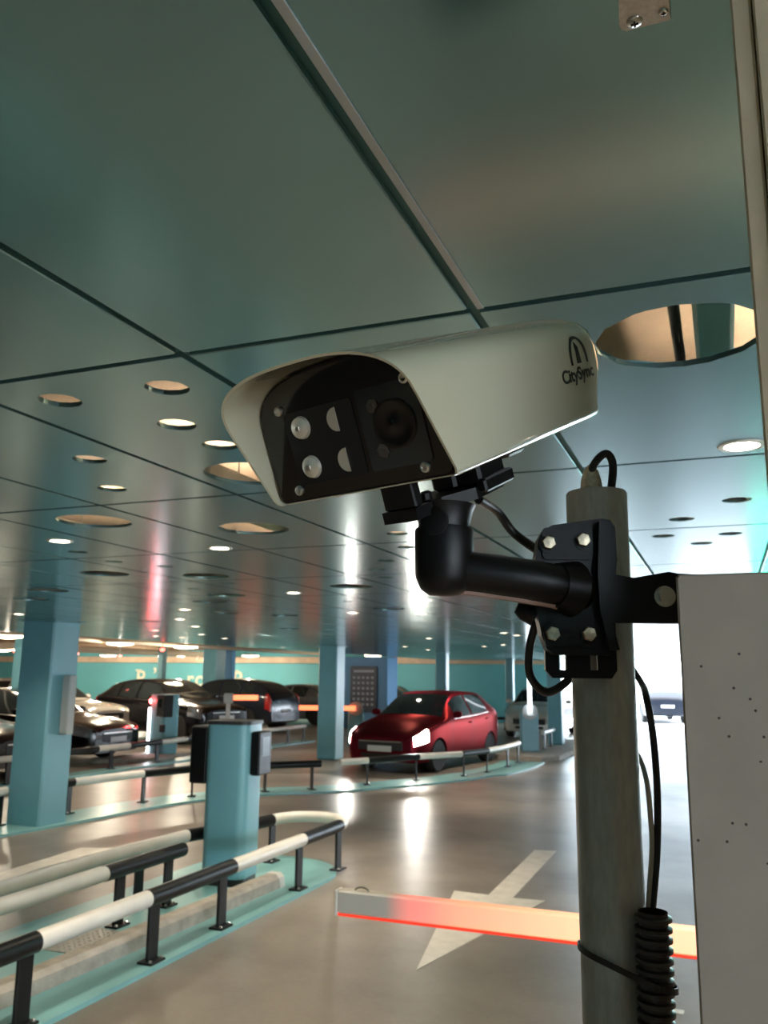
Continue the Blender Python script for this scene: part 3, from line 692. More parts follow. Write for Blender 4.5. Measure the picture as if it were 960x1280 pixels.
def car_body_mesh(kind, S, spec):
    if kind in body_cache: return body_cache[kind]
    ts = sorted(set([k/44 for k in range(45)] + [0.01,0.03,0.04,0.97,0.985])); vs_ = [k/4 for k in range(29)]
    mb = MB(); vs = []
    ring = [(v,1) for v in vs_] + [(v,-1) for v in reversed(vs_[1:-1])]; m = len(ring)
    for t in ts: vs += [S(t, v, s) for v, s in ring]
    fs = [(i*m+j,(i+1)*m+j,(i+1)*m+(j+1)%m,i*m+(j+1)%m) for i in range(len(ts)-1) for j in range(m)]
    fs += [tuple(range(m)), tuple((len(ts)-1)*m+j for j in range(m-1,-1,-1))]
    mb.add(vs, fs); me = mb.data('body', 'black')
    bm = bmesh.new(); bm.from_mesh(me); bmesh.ops.recalc_face_normals(bm, faces=bm.faces); bm.to_mesh(me); bm.free()
    tmp = bpy.data.objects.new('tmp_body', me); COL.objects.link(tmp)
    c = MB(); r = spec['wr']*1.13
    for tt in (spec['fw'], spec['rw']):
        for s in (-1, 1):
            x = spec['L']*(0.5-tt); c.cyl((x, s*0.60, spec['wr']), (x, s*1.3, spec['wr']), r, 28)
    cme = c.data('cut', 'tyre')
    bm = bmesh.new(); bm.from_mesh(cme); bmesh.ops.recalc_face_normals(bm, faces=bm.faces); bm.to_mesh(cme); bm.free()
    cut = bpy.data.objects.new('tmp_cut', cme); COL.objects.link(cut)
    md = tmp.modifiers.new('b', 'BOOLEAN'); md.operation = 'DIFFERENCE'; md.object = cut; md.solver = 'EXACT'
    bpy.context.view_layer.update()
    out = bpy.data.meshes.new_from_object(tmp.evaluated_get(bpy.context.evaluated_depsgraph_get()))
    bpy.data.objects.remove(tmp); bpy.data.objects.remove(cut)
    for p in out.polygons: p.use_smooth = True
    try: out.set_sharp_from_angle(angle=math.radians(38))
    except Exception: pass
    body_cache[kind] = out; return out
wheel_cache = {}
def wheel_meshes(r):
    if r in wheel_cache: return wheel_cache[r]
    ty = MB().lathe([(r*0.66,-0.10),(r*0.93,-0.105),(r,-0.08),(r,0.08),(r*0.93,0.105),(r*0.66,0.10)], 32).data('tyre', 'tyre', True)
    ri = MB().lathe([(r*0.66,0.095),(r*0.62,0.07),(r*0.58,0.03),(0.02,0.03)], 32)
    for k in range(7):
        a = 2*PI*k/7; Rm = Matrix.Rotation(a, 4, 'Z')
        sp = MB().prism([(r*0.08,-0.025),(r*0.60,-0.018),(r*0.60,0.018),(r*0.08,0.025)], 0.04, 0.075, Rm); ri.add(sp.v, sp.f)
    hubm = MB().lathe([(r*0.16,0.03),(r*0.15,0.085),(0.0,0.09)], 16); ri.add(hubm.v, hubm.f)
    wheel_cache[r] = (ty, ri.data('rim', 'alloy', True)); return wheel_cache[r]
def car(kind, label, xy, heading, paint, lights_on=False, group=None, plate=True, z=0.0):
    """heading: direction the nose points, radians from +X"""
    spec = CARS[kind]; S = car_surface(spec); L = spec['L']
    t = thing('car', label, 'car', (xy[0], xy[1], z), heading, group)
    me = car_body_mesh(kind, S, spec).copy(); me.materials.clear(); me.materials.append(paint)
    body = link('body', me, t)
    g = M['dark_glass']
    obj('windscreen', patch(S, spec['ws'][0], spec['ws'][1], 5.05, 7, 1, 0.006, 8, 6, True), g, t, True)
    obj('rear_window', patch(S, spec['rwin'][0], spec['rwin'][1], 5.05, 7, 1, 0.006, 8, 6, True), g, t, True)
    for s in (1, -1):
        for (a, b) in spec['side']: obj('side_window', patch(S, a, b, 4.10, 4.88, s, 0.006, 6, 5), g, t, True)
        hl = M['headlight_on'] if lights_on else M['headlight']
        obj('headlight', patch(S, 0.012, 0.105, 3.35, 4.35, s, 0.008, 6, 4), hl, t, True)
        obj('tail_light', patch(S, 0.955, 0.995, 3.1, 4.6, s, 0.008, 5, 5), M['tail_light'], t, True)
        mi = MB().lathe([(0.0,-0.10),(0.06,-0.08),(0.085,0.0),(0.06,0.08),(0.0,0.10)], 14, Matrix.Translation((0,0,0)) @ Matrix.Rotation(PI/2,4,'X'))
        p = S(spec['ws'][0]+0.075, 4.15, s); mi.xf(Matrix.Translation(p+Vector((0.02, s*0.12, 0.06))) @ Matrix.Diagonal((0.8,1,0.85,1)))
        obj('wing_mirror', mi, paint, t, True)
        ps = [S(spec['side'][0][0]-0.02+(spec['side'][-1][1]+0.03-spec['side'][0][0])*k/14, 4.03, s)+Vector((0,s*0.006,0)) for k in range(15)]
        obj('window_trim', MB().tube(ps, 0.008, 6), 'steel', t, True)
        for (a, b) in spec['side'][:2]:
            ps = [S(b-0.035+0.028*k/3, 3.72, s)+Vector((0,s*0.014,0)) for k in range(4)]
            obj('door_handle', MB().tube(ps, 0.014, 8), paint, t, True)
        for tt in (spec['side'][0][0]-0.05, (spec['side'][0][1]+spec['side'][1][0])/2, spec['side'][1][1]+0.015):
            obj('door_seam', patch(S, tt, tt+0.0022, 2.1, 4.05, s, 0.002, 1, 10), 'black', t)
    zf = spec['st'][1][5]; x0 = L/2
    front = spec['st'][0]
    zt = spec['st'][1][1]
    obj('grille', MB().bbox(x0-0.03, x0+0.012, -0.48, 0.48, zt-0.30, zt-0.12, 0.01), M['grey_plastic'], t)
    obj('grille_bar', MB().bbox(x0+0.0125, x0+0.022, -0.46, 0.46, zt-0.145, zt-0.125, 0.003), 'steel', t)
    obj('lower_grille', MB().bbox(x0-0.04, x0+0.006, -0.42, 0.42, 0.28, 0.36, 0.01), M['grey_plastic'], t)
    if plate:
        obj('number_plate', MB().bbox(x0+0.0225, x0+0.032, -0.26, 0.26, zt-0.32, zt-0.21, 0.003), 'plate_white', t)
        obj('number_plate', MB().bbox(-x0-0.02, -x0+0.02, -0.26, 0.26, 0.62, 0.73, 0.003), 'plate_white', t)
    ty, ri = wheel_meshes(spec['wr'])
    for tt in (spec['fw'], spec['rw']):
        for s in (1, -1):
            w = link('wheel', ty, t); hw = spec['st'][5][3]
            w.location = (L*(0.5-tt), s*(hw-0.125), spec['wr']); w.rotation_euler = (-s*PI/2, 0, 0)
            link('rim', ri, w)
    if lights_on:
        for s in (1, -1):
            q = S(0.03, 3.9, s); spot(t, (q.x+0.10, q.y, q.z), 55, 80, (1.0,0.95,0.86), 0.05, 0.7, (1,0,-0.12))
    return t
M['headlight'] = mat('headlight_glass', (0.35,0.36,0.38), 0.12, 0.6)
M['headlight_on'] = emis('headlight_lit', (1.0,0.93,0.80), 22.0)
M['tail_light'] = mat('tail_light', (0.30,0.01,0.01), 0.2, emit=(1.0,0.05,0.03), estr=0.05)
P_red = mat('metallic_red_paint', (0.155,0.012,0.022), 0.34, 0.7, spec=0.2)
P_red.node_tree.nodes['Principled BSDF'].inputs['Specular Tint'].default_value = (0.55,0.06,0.09,1)
P_black = mat('gloss_black_paint', (0.006,0.006,0.009), 0.2, 0.0, coat=0.3, spec=0.35)
P_char = mat('dark_grey_paint', (0.018,0.022,0.034), 0.22, 0.1, coat=0.3, spec=0.4)
P_white = mat('white_car_paint', (0.62,0.58,0.50), 0.25, 0.0, coat=1.0)
P_grey = mat('silver_grey_paint', (0.22,0.24,0.27), 0.25, 0.5, coat=1.0)
dv = Vector((-0.148,-0.989))
car('hatch', 'metallic red hatchback with its headlights on behind the guard rail', (-5.82,17.33), math.atan2(dv.y, dv.x), P_red, True)
car('sedan', 'black sedan parked nose-out behind the teal ticket machine lane', (-14.0,14.65), 0.03, P_black)
car('sedan', 'black car at the left edge behind the square column', (-13.55,11.7), 0.03, P_black)
car('suv', 'black off-roader behind the ticket machine with the red light', (-14.35,20.25), math.radians(-16), P_black)
car('suv', 'dark grey off-roader seen from behind over the near ticket machine', (-15.2,24.6), PI-0.1, P_char)
car('sedan', 'grey sedan behind the lowered red barrier arm', (-15.2,29.4), PI-0.05, P_grey)
car('suv', 'white car with a dark windscreen behind the black sedan', (-16.7,17.85), 0.0, P_white)
car('sedan', 'dark car parked against the mint wall behind the red car', (-12.3,31.8), -0.3, P_char)
car('hatch', 'white car behind the exit barrier machine', (-5.45,27.6), -PI/2, P_white)
car('suv', 'grey car outside in the bright daylight', (-2.75,39.0), PI/2+0.25, P_char)

# ------------------------------------------------------------------ foreground: board, pillar, bracket, pole
v0 = atd(845,712,0.56); v1 = atd(872,1280,0.56)
fx, fy = Vector((0.9305,0.3661,0)).normalized(), Vector((-0.3661,0.9305,0)).normalized()   # right of and away from the viewer
e0 = atd(860,1000,0.56); TOPZ = atd(845,712,0.56).z
Mb = Matrix.Translation((e0.x, e0.y, 0)) @ Matrix.Rotation(-math.radians(23), 4, 'Z') @ Matrix((fx, fy, Vector((0,0,1)))).transposed().to_4x4()
t = thing('utility_cabinet', 'off-white speckled cabinet side at the right edge of the view', 'cabinet', mtx=Mb)
obj('case', MB().bbox(0, 0.30, 0, 0.028, 0.0, TOPZ, 0.0015), 'board', t)
obj('plinth', MB().bbox(-0.004, 0.304, -0.004, 0.032, 0.0, 0.06, 0.002), 'grey_plastic', t)
q = atd(935,300,0.66)
Mp = Matrix.Translation((q.x, q.y, 0)) @ Matrix.Rotation(-math.radians(30), 4, 'Z') @ Matrix((fx, fy, Vector((0,0,1)))).transposed().to_4x4()
t = thing('pillar', 'beige painted concrete pillar rising at the right edge', 'pillar', mtx=Mp)
obj('shaft', MB().bbox(0, 0.0155, 0, 0.20, 0, ZS, 0.002), 'beige_wall', t)
obj('shaft', MB().bbox(0.0168, 0.13, -0.004, 0.20, 0, ZS, 0.002), 'beige_wall', t)
# galvanised bracket on the ceiling
q = at(775,37,ZC)
t = thing('ceiling_bracket', 'small galvanised bracket with two cross-head screws on the ceiling', 'bracket', (q.x, q.y, ZC))
xr = (at(838,20,ZC)-q).x
obj('plate', MB().prism([(0.004,-0.05),(xr,-0.05),(xr,0.0),(0.006,0.0),(0.002,-0.003),(0.0,-0.010)], -0.0035, -0.0003), 'galv', t)
obj('channel', MB().bbox(xr+0.0005, xr+0.09, -0.05, 0.001, -0.0018, -0.0003, 0.0005), 'ceil', t)
for px, py, r in ((793,23,0.0062),(829,10,0.0036)):
    p = at(px, py, ZC)-q; x, y = p.x, p.y
    s_ = obj('screw', MB().lathe([(r*1.25,-0.0034),(r*1.2,-0.0045),(r,-0.0056),(0,-0.0066)], 18, Matrix.Translation((x,y,0))), 'steel', t, True)
    obj('screw_slot', MB().box(x-r*0.55,x+r*0.55,y-r*0.14,y+r*0.14,-0.0074,-0.0058).box(x-r*0.14,x+r*0.14,y-r*0.55,y-r*0.15,-0.0074,-0.0058).box(x-r*0.14,x+r*0.14,y+r*0.15,y+r*0.55,-0.0074,-0.0058), 'black', s_)

# steel pole
pf = atd(754.5,640,0.83); PR = 0.0302
pc = Vector((pf.x, pf.y, 0)) + Vector((-0.333,0.943,0)).normalized()*PR
PT = atd(754,616,0.86).z
t = thing('steel_pole', 'weathered galvanised steel pole carrying the camera bracket', 'pole', (pc.x, pc.y, 0))
obj('pipe', MB().lathe([(PR*0.88,PT-0.06),(PR*0.88,PT),(PR*0.96,PT+0.001),(PR,PT-0.001),(PR,0.0)][::-1], 48), 'galv', t, True)
obj('foot_flange', MB().lathe([(0.09,0),(0.09,0.012),(PR+0.0005,0.014)], 32), 'galv', t, True)
# local drawing plane in front of the pole: k metres per pixel
D0 = 0.79; k0 = D0/F_PX
B0 = atd(718,745,D0)
Mm = Matrix.Translation(B0) @ Matrix((fx, fy, Vector((0,0,1)))).transposed().to_4x4()
def mp(px, py, out=0.0): return Vector(((px-718)*k0, -out, -(py-745)*k0))        # out: towards the viewer
Rxz = Matrix(((1,0,0,0),(0,0,-1,0),(0,1,0,0),(0,0,0,1)))      # prism drawn in (x, z), extruded towards the viewer
def mplate(pts, o0, o1):
    poly = [((px-718)*k0, -(py-745)*k0) for px, py in pts]
    a = sum(poly[i][0]*poly[(i+1)%len(poly)][1]-poly[(i+1)%len(poly)][0]*poly[i][1] for i in range(len(poly)))
    if a < 0: poly.reverse()
    return MB().prism(poly, o0, o1, Rxz)
def rpoly(x0, y0, x1, y1, r, n=5):
    out = []
    for cx, cy, a0 in ((x1-r,y1-r,0),(x0+r,y1-r,PI/2),(x0+r,y0+r,PI),(x1-r,y0+r,1.5*PI)):
        out += [(cx+r*math.cos(a0+PI/2*q/n), cy+r*math.sin(a0+PI/2*q/n)) for q in range(n+1)]
    return out
br = thing('mounting_bracket', 'black mounting bracket with four brass-coloured bolts on the steel pole', 'bracket', mtx=Mm)
# back plate with two slots: built as bars round the slots
bp = MB()
for quad in ([(681,805),(698,805),(698,846),(690,846),(681,836)],[(698,836),(707,836),(707,846),(698,846)],[(707,805),(737,805),(737,846),(707,846)],
             [(737,836),(746,836),(746,846),(737,846)],[(746,805),(770,805),(770,836),(763,846),(746,846)]):
    b = mplate(quad, -0.012, -0.006); bp.add(b.v, b.f)
obj('slotted_plate', bp, 'black_satin', br)
obj('back_plate', mplate(rpoly(683,657,770,806,10), -0.012, -0.006), 'black_satin', br)
main = [(667,735),(668,700),(672,676),(679,664),(690,658),(752,649),(762,651),(768,660),(769,700),(763,745),(757,775),(760,800),(762,812),(757,818),(688,818),(679,811),(673,795),(668,765)]
obj('bracket_body', mplate(main, -0.0055, 0.012), 'black_satin', br)
rib = [(745,655),(760,656),(762,690),(752,730),(752,760),(764,812),(752,812),(742,765),(741,720)]
obj('stiffening_rib', mplate(rib, 0.0121, 0.022), 'black_satin', br)
for (a, b, c, d) in ((676,662,738,702),(676,780,740,808)):
    obj('bolt_pad', mplate(rpoly(a,b,c,d,6), 0.0121, 0.015), 'black_satin', br)
M['bolt'] = mat('brass_plated_bolt', (0.62,0.50,0.36), 0.35, 0.9, vary=0.25, scale=300)
for px, py in ((683,682),(726,678),(685,793),(729,793)):
    b = obj('bolt', MB().lathe([(0.0066,0.0),(0.0066,0.0052),(0.0058,0.0062),(0,0.0064)], 6, lookz(mp(px,py,0.0151),(0,-1,0))), 'bolt', br)
    obj('washer', MB().lathe([(0.0088,0.0),(0.0088,0.0012),(0.0,0.0012)], 20, lookz(mp(px+1,py+1,0.0150),(0,-1,0))), 'black_satin', b)
# strap round the pole towards the cabinet, with its bolt
obj('strap', mplate([(757,716),(792,722),(836,714),(846,716),(900,718),(900,778),(846,778),(760,778)], -0.006, 0.004), 'black_satin', br)
b = obj('strap_bolt', MB().lathe([(0.0075,0),(0.0075,0.006),(0.0065,0.007),(0,0.0072)], 6, lookz(mp(828,744,0.004),(0,-1,0))), 'steel', br)
obj('washer', MB().lathe([(0.0098,0),(0.0098,0.0015),(0,0.0015)], 20, lookz(mp(829,745,0.0041),(0,-1,0))), 'steel', b)
# arm and head
arm_pts = [mp(724,740,0.005), mp(690,735,0.022), mp(650,729,0.028), mp(600,722,0.028), mp(566,718,0.026)]
obj('arm', MB().tube(smoothpath(arm_pts, 5), 0.0185, 24), 'black_satin', br, True)
obj('arm_underside', MB().tube(smoothpath([a+Vector((0,0,-0.0186)) for a in arm_pts[1:]], 5), 0.0032, 8), mat('pinkish_cable_cover', (0.42,0.28,0.24), 0.5), br, True)
obj('arm_collar', MB().tube([mp(712,738,0.012), mp(688,735,0.022)], [0.026,0.0205], 24), 'black_satin', br, True)
obj('cable_gland', MB().tube([mp(668,770,0.0), mp(654,764,0.0), mp(645,760,0.0)], [0.010,0.009,0.005], 12), 'black_satin', br, True)
hd = mp(553,745,0.026)
obj('head_cup', MB().lathe([(0.0,-0.004),(0.014,-0.003),(0.022,0.003),(0.0265,0.013),(0.027,0.055),(0.0262,0.0575),(0.022,0.058)], 36, Matrix.Translation(hd)), 'black_satin', br, True)
obj('head_knuckle', MB().lathe([(0.0235,0.058),(0.0235,0.062),(0.0265,0.074),(0.029,0.079),(0.012,0.0805)], 36, Matrix.Translation(hd)), 'black_satin', br, True)
obj('pivot_disc', MB().lathe([(0.0125,0),(0.0125,0.003),(0.010,0.004),(0,0.004)], 24, lookz(mp(540,664,0.049),(-0.35,-1,0))), 'black_satin', br, True)

# ------------------------------------------------------------------ the camera housing
A_, S_, N_ = Vector((-0.24968622,-0.88368068,-0.39593591)), Vector((0.96037147,-0.27829282,0.01548348)), Vector((-0.12386858,-0.37637954,0.9181476))
O_ = Vector((-0.28220490,0.66038688,1.96770754))
Mh = Matrix.Translation(O_) @ Matrix((S_, -A_, N_)).transposed().to_4x4()         # local: x to the visible flank, y to the back, z up
HW, HT, HZ, HB, HE, NE0, NK = 0.1013, 0.1081, 0.0595, 0.0113, 2.662, 0.0109, 0.4637
def hprof(hw=HW, ht=HT, z0=HZ, zb=-HB, n=28):
    out = [(-hw+0.006, zb), (-hw+0.0018, zb+0.0018), (-hw, zb+0.006)] + [(-hw, zb+0.006+(z0-zb-0.006)*k/5) for k in range(1,5)]
    for k in range(n+1):
        th = PI-PI*k/n; c, s = math.cos(th), math.sin(th)
        out.append((math.copysign(abs(c)**(2/HE), c)*hw, z0+(ht-z0)*max(s,0)**(2/HE)))
    out += [(hw, zb+0.006+(z0-zb-0.006)*k/5) for k in range(4,0,-1)] + [(hw, zb+0.006), (hw-0.0018, zb+0.0018), (hw-0.006, zb)]
    return out
M['cowl'] = mat('ivory_gloss_enamel', (0.55,0.52,0.38), 0.16, vary=0.03, scale=14, coat=1.0)
cc = thing('security_camera', 'ivory number-plate camera in a domed housing with black front plate', 'camera', mtx=Mh)
po_, pi_ = hprof(), hprof(HW-0.0022, HT-0.0022, HZ, -HB+0.0)
mb = MB(); m = len(po_); BACK = 0.314
ys = [0,0.04,0.08,0.12,0.16,0.20,0.24,0.27,0.300,0.309,BACK]
vs = []; fs = []
def shrink(p, q):      # rounded back edge
    return (p[0]*q, (p[1]-0.03)*q+0.03)
for iy, y in enumerate([None]+ys):
    for (x, z) in po_:
        if y is None: vs.append((x, -(NE0+NK*z), z))
        else:
            q = 1.0 if y < 0.295 else (0.997 if y < 0.305 else (0.985 if y < 0.312 else 0.955)); xx, zz = shrink((x,z), q); vs.append((xx, y + 0.026*min(max(z,0)/0.04,1.0)*max(0.0,(y-0.16)/(BACK-0.16)), zz))
nr = len(ys)+1
for i in range(nr-1):
    for j in range(m-1): fs.append((i*m+j, i*m+j+1, (i+1)*m+j+1, (i+1)*m+j))
o1 = len(vs)
for (x, z) in pi_: vs.append((x, -(NE0+NK*z)+0.0004, z))
for (x, z) in pi_: vs.append((x, 0.02, z))
for (x, z) in pi_: vs.append((x, 0.285, z))
for j in range(m-1):
    fs.append((j+1, j, o1+j, o1+j+1)); fs.append((o1+j+1, o1+j, o1+m+j, o1+m+j+1)); fs.append((o1+m+j+1, o1+m+j, o1+2*m+j, o1+2*m+j+1))
fs.append(tuple((nr-1)*m+j for j in range(m)))
obj('sun_shield', mb.add(vs, fs), 'cowl', cc, 50)
# black inner body with front plate
ip = hprof(HW-0.0035, HT-0.0035, HZ, -HB+0.001)
mb = MB(); k = len(ip)
vs = [(x,0.0,z) for x,z in ip]+[(x,0.28,z) for x,z in ip]
mb.add(vs, [tuple(range(k)), tuple(range(2*k-1,k-1,-1))]+[(i,k+i,k+(i+1)%k,(i+1)%k) for i in range(k)])
obj('inner_body', mb, 'black_satin', cc)
M['front_black'] = mat('gloss_black_front', (0.004,0.004,0.0045), 0.16, coat=0.5)
fpz = hprof(HW-0.006, HT-0.006, HZ, -HB+0.003)
fp = obj('front_plate', MB().prism([(x,z) for x,z in fpz][::-1], 0.0002, 0.004, Matrix(((1,0,0,0),(0,0,-1,0),(0,1,0,0),(0,0,0,1)))), 'front_black', cc)
def flat(poly, y0, y1):
    a = sum(poly[i][0]*poly[(i+1)%len(poly)][1]-poly[(i+1)%len(poly)][0]*poly[i][1] for i in range(len(poly)))
    if a < 0: poly = poly[::-1]
    return MB().prism(poly, y0, y1, Matrix(((1,0,0,0),(0,0,-1,0),(0,1,0,0),(0,0,0,1))))
# left illuminator window and right lens window
obj('lamp_window', flat(rpoly(-0.066,0.004,0.012,0.070,0.004), 0.0041, 0.0052), mat('matt_black_mask', (0.004,0.004,0.004), 0.6), fp)
obj('lens_window', flat(rpoly(0.018,0.004,0.080,0.074,0.004), 0.0041, 0.0056), 'dark_glass', fp)
M['reflector'] = mat('led_reflector', (0.80,0.76,0.66), 0.25, 0.6)
for (x, z) in ((-0.048,0.055),(-0.047,0.019)):
    lo = obj('infrared_lamp', MB().lathe([(0.0105,0.0),(0.0095,0.0028),(0.006,0.0046),(0.0,0.0052)], 24, lookz((x,-0.0052,z),(0,-1,0))), 'reflector', fp, True)
    obj('emitter', MB().box(x-0.0018,x+0.0018,-0.0112,-0.0105,z-0.0018,z+0.0018), 'steel', lo)
for (x, z) in ((-0.010,0.055),(-0.009,0.019)):
    poly = [(x+0.0105*math.cos(PI/2+PI*q/14)+0.004, z+0.0105*math.sin(PI/2+PI*q/14)) for q in range(15)]
    obj('half_lamp', flat(poly, 0.0053, 0.0066), 'reflector', fp)
obj('lens', MB().lathe([(0.021,0.0),(0.021,0.002),(0.017,0.0022),(0.013,0.001),(0.0,0.0035)], 32, lookz((0.052,-0.0056,0.040),(0,-1,0))), 'front_black', fp, True)
for (x, z) in ((0.034,0.058),(0.034,0.020)):
    obj('diode', MB().lathe([(0.0062,0.0),(0.0062,0.0012),(0.003,0.0012),(0.0028,0.0022),(0,0.0026)], 6, lookz((x,-0.0056,z),(0,-1,0))), mat('dull_diode', (0.12,0.11,0.10), 0.35, 0.5), fp)
for (x, z) in ((-0.0697,0.074),(0.0703,0.074),(-0.0697,0.0),(0.0703,0.0)):
    s_ = obj('screw', MB().lathe([(0.0046,0.0),(0.0044,0.0022),(0.0028,0.0030),(0.0024,0.0016),(0.0,0.0014)], 20, lookz((x,-0.004,z),(0,-1,0))), 'steel', fp, True)
for y in (0.03, 0.12, 0.24):
    obj('base_screw', MB().lathe([(0.006,0.0),(0.006,0.003),(0.004,0.0045),(0,0.0047)], 12, lookz((-0.055 if y < 0.2 else 0.06, y, -HB),(0,0,-1))), 'steel', cc, True)
obj('base_tray', MB().box(-HW+0.006, HW-0.006, 0.001, 0.27, -HB-0.0006, -HB+0.0005), 'cowl', cc)
# saddle between housing and head
obj('saddle_post', MB().bbox(0.0,0.035,0.020,0.032,-0.0362,-HB-0.0007,0.0015), 'black_satin', cc)
obj('saddle_plate', MB().prism([(-0.002,0.018),(0.035,0.018),(0.036,0.060),(0.058,0.086),(0.058,0.138),(-0.002,0.138)], -0.047, -0.0363), 'black_satin', cc)
obj('saddle_clamp', MB().bbox(0.036,0.062,0.092,0.142,-0.0362,-HB-0.0007,0.003), 'black_satin', cc)
obj('saddle_block', MB().bbox(0.008,0.0355,0.090,0.128,-0.0362,-HB-0.0007,0.003), 'black_satin', cc)
obj('clamp_lip', MB().bbox(0.0585,0.068,0.088,0.146,-0.043,-0.030,0.002), 'black_satin', cc)
obj('saddle_screw', MB().lathe([(0.006,0.0),(0.006,0.006),(0.003,0.008),(0,0.008)], 10, lookz((0.020,0.060,-0.0362),(0,0,1))), 'black_satin', cc)
obj('adjusting_pin', MB().cyl((-0.008,0.030,-0.042),(-0.0021,0.030,-0.042),0.0025,10), 'steel', cc, True)
obj('rear_gland', MB().bbox(0.040,0.056,0.165,0.205,-0.024,-HB-0.0007,0.003), 'black_satin', cc)
# lettering and emblem on the flank, wrapped on the curved side
arcs = [(HW, -HB)]
cum = [0.0]; pr_ = [(x,z) for x,z in hprof(n=80) if x > 0][::-1]
pr_ = [p for p in pr_ if p[1] > -HB+0.0055]
def wrap(s, off):
    # s: arc length up the flank from z=0
    i0 = min(range(len(pr_)), key=lambda i: abs(pr_[i][1])); acc = pr_[i0][1]*0
    z_start = pr_[i0][1]; s -= z_start; i = i0
    while i < len(pr_)-2:
        a, b = pr_[i], pr_[i+1]; l = math.hypot(b[0]-a[0], b[1]-a[1])
        if s <= l or s < 0:
            t = s/l if l > 1e-9 else 0; nx, nz = (b[1]-a[1])/l, -(b[0]-a[0])/l
            return a[0]+(b[0]-a[0])*t+nx*off, a[1]+(b[1]-a[1])*t+nz*off
        s -= l; i += 1
    return pr_[-1]
M['ink'] = mat('black_print', (0.006,0.006,0.006), 0.4)
def wrapped(me, name, y0, s0):
    # mesh in (u to the back, w up) -> onto the flank
    bm = bmesh.new(); bm.from_mesh(me); bmesh.ops.triangulate(bm, faces=bm.faces)
    bmesh.ops.subdivide_edges(bm, edges=bm.edges, cuts=1)
    for v in bm.verts:
        x, z = wrap(s0+v.co.y, 0.0005+max(0.0, v.co.z)); v.co = (x, y0+v.co.x, z)
    bm.to_mesh(me); bm.free(); me.materials.clear(); me.materials.append(M['ink']); return link(name, me, cc)
me = glyph('CitySync', 'brand', 1, None, None, 0.03)
xs = [v.co.x for v in me.vertices]; yy = [v.co.y for v in me.vertices]
wid = max(xs)-min(xs)
me.transform(Matrix.Translation((-min(xs),0,0))); me.transform(Matrix.Diagonal((0.084/wid, 0.0185, 0.004, 1)))
wrapped(me, 'brand_lettering', 0.2270, 0.0318)
def emblem():
    bm = bmesh.new()
    def ringband(f0, f1, n=24):
        a = [bm.verts.new((*f0(k/n), 0)) for k in range(n+1)]; b = [bm.verts.new((*f1(k/n), 0)) for k in range(n+1)]
        for k in range(n): bm.faces.new((a[k], b[k], b[k+1], a[k+1]))
    # arch: legs and rounded top
    def arch(w, h):
        def f(t):
            th = PI*(1-t)
            return (0.024+w*math.cos(th)*(1.0 if abs(math.cos(th)) < 0.999 else 1), h*math.sin(th)**0.75 if math.sin(th) > 0 else 0.0)
        return f
    ringband(arch(0.0230, 0.0300), arch(0.0178, 0.0262))
    # tower in the middle
    for quad in ([(0.0165,0.001),(0.0285,0.0005),(0.0265,0.018),(0.0185,0.0245)],):
        vs = [bm.verts.new((*q, 0)) for q in quad]; bm.faces.new(vs)
    me = bpy.data.meshes.new('emblem'); bm.to_mesh(me); bm.free(); return me
wrapped(emblem(), 'brand_emblem', 0.2555, 0.0475)

# ------------------------------------------------------------------ cables, conduit, ties
def cable(name, pts, r, m, label, n=8, cat='cable'):
    p = smoothpath(pts, n); return single(name, MB().tube(p, r, 12), m, label, cat, smooth=True, loc=tuple(p[0]))
cable('camera_cable', [O_+S_*0.05-A_*0.10-N_*0.050, atd(622,640,0.84), atd(640,664,0.85), atd(660,680,0.84), atd(676,690,0.822)], 0.0045, 'rubber', 'black cable running from under the camera to the bracket')
cable('loop_cable', [atd(672,772,0.845), atd(662,810,0.85), atd(663,845,0.85), atd(682,865,0.85), atd(705,855,0.85), atd(722,835,0.85)], 0.0042, 'rubber', 'black cable loop hanging below the bracket')
cable('pole_top_cable', [atd(737,640,0.862), atd(736,612,0.862), atd(742,582,0.862), atd(757,567,0.862), atd(766,580,0.862), atd(764,612,0.862), atd(762,640,0.862)], 0.0042, 'rubber', 'black cable looping out of the top of the steel pole')
tcap = Vector((pc.x-0.004, pc.y-0.004, PT-0.03))
single('cable_bundle', MB().lathe([(0.011,0.0),(0.0115,0.028),(0.0105,0.042),(0.0075,0.053),(0.003,0.059),(0,0.060)], 24, Matrix.Translation(tcap)), mat('silver_wrap', (0.66,0.60,0.50), 0.3, 0.8, vary=0.3, scale=200), 'silver wrapped cable end poking out of the pole top', 'cable', smooth=True, loc=tuple(tcap))
fh = Vector((-0.3679,0.9299,0))
def pd(px, py, off=0.0):
    r = wray(px, py); return Vector((0,0,EYE)) + r*((pf.dot(fh)+off)/r.dot(fh))
cpx = lambda px, py: pd(px, py, 0.012)
cable('black_lead', [pd(790,835,0.07), pd(803,856,0.05), cpx(808,872), cpx(815,910), cpx(820,960), cpx(822,1010), cpx(821,1070), cpx(816,1130), cpx(814,1160)], 0.0033, 'rubber', 'thin black lead dropping beside the pole into the conduit')
cable('pale_lead', [pd(778,915,0.08), pd(798,945,0.05), cpx(808,975), cpx(813,1020), cpx(815,1060), cpx(812,1110), cpx(809,1160)], 0.0024, mat('pale_cable', (0.45,0.42,0.36), 0.5), 'thin pale lead behind the black lead beside the pole')
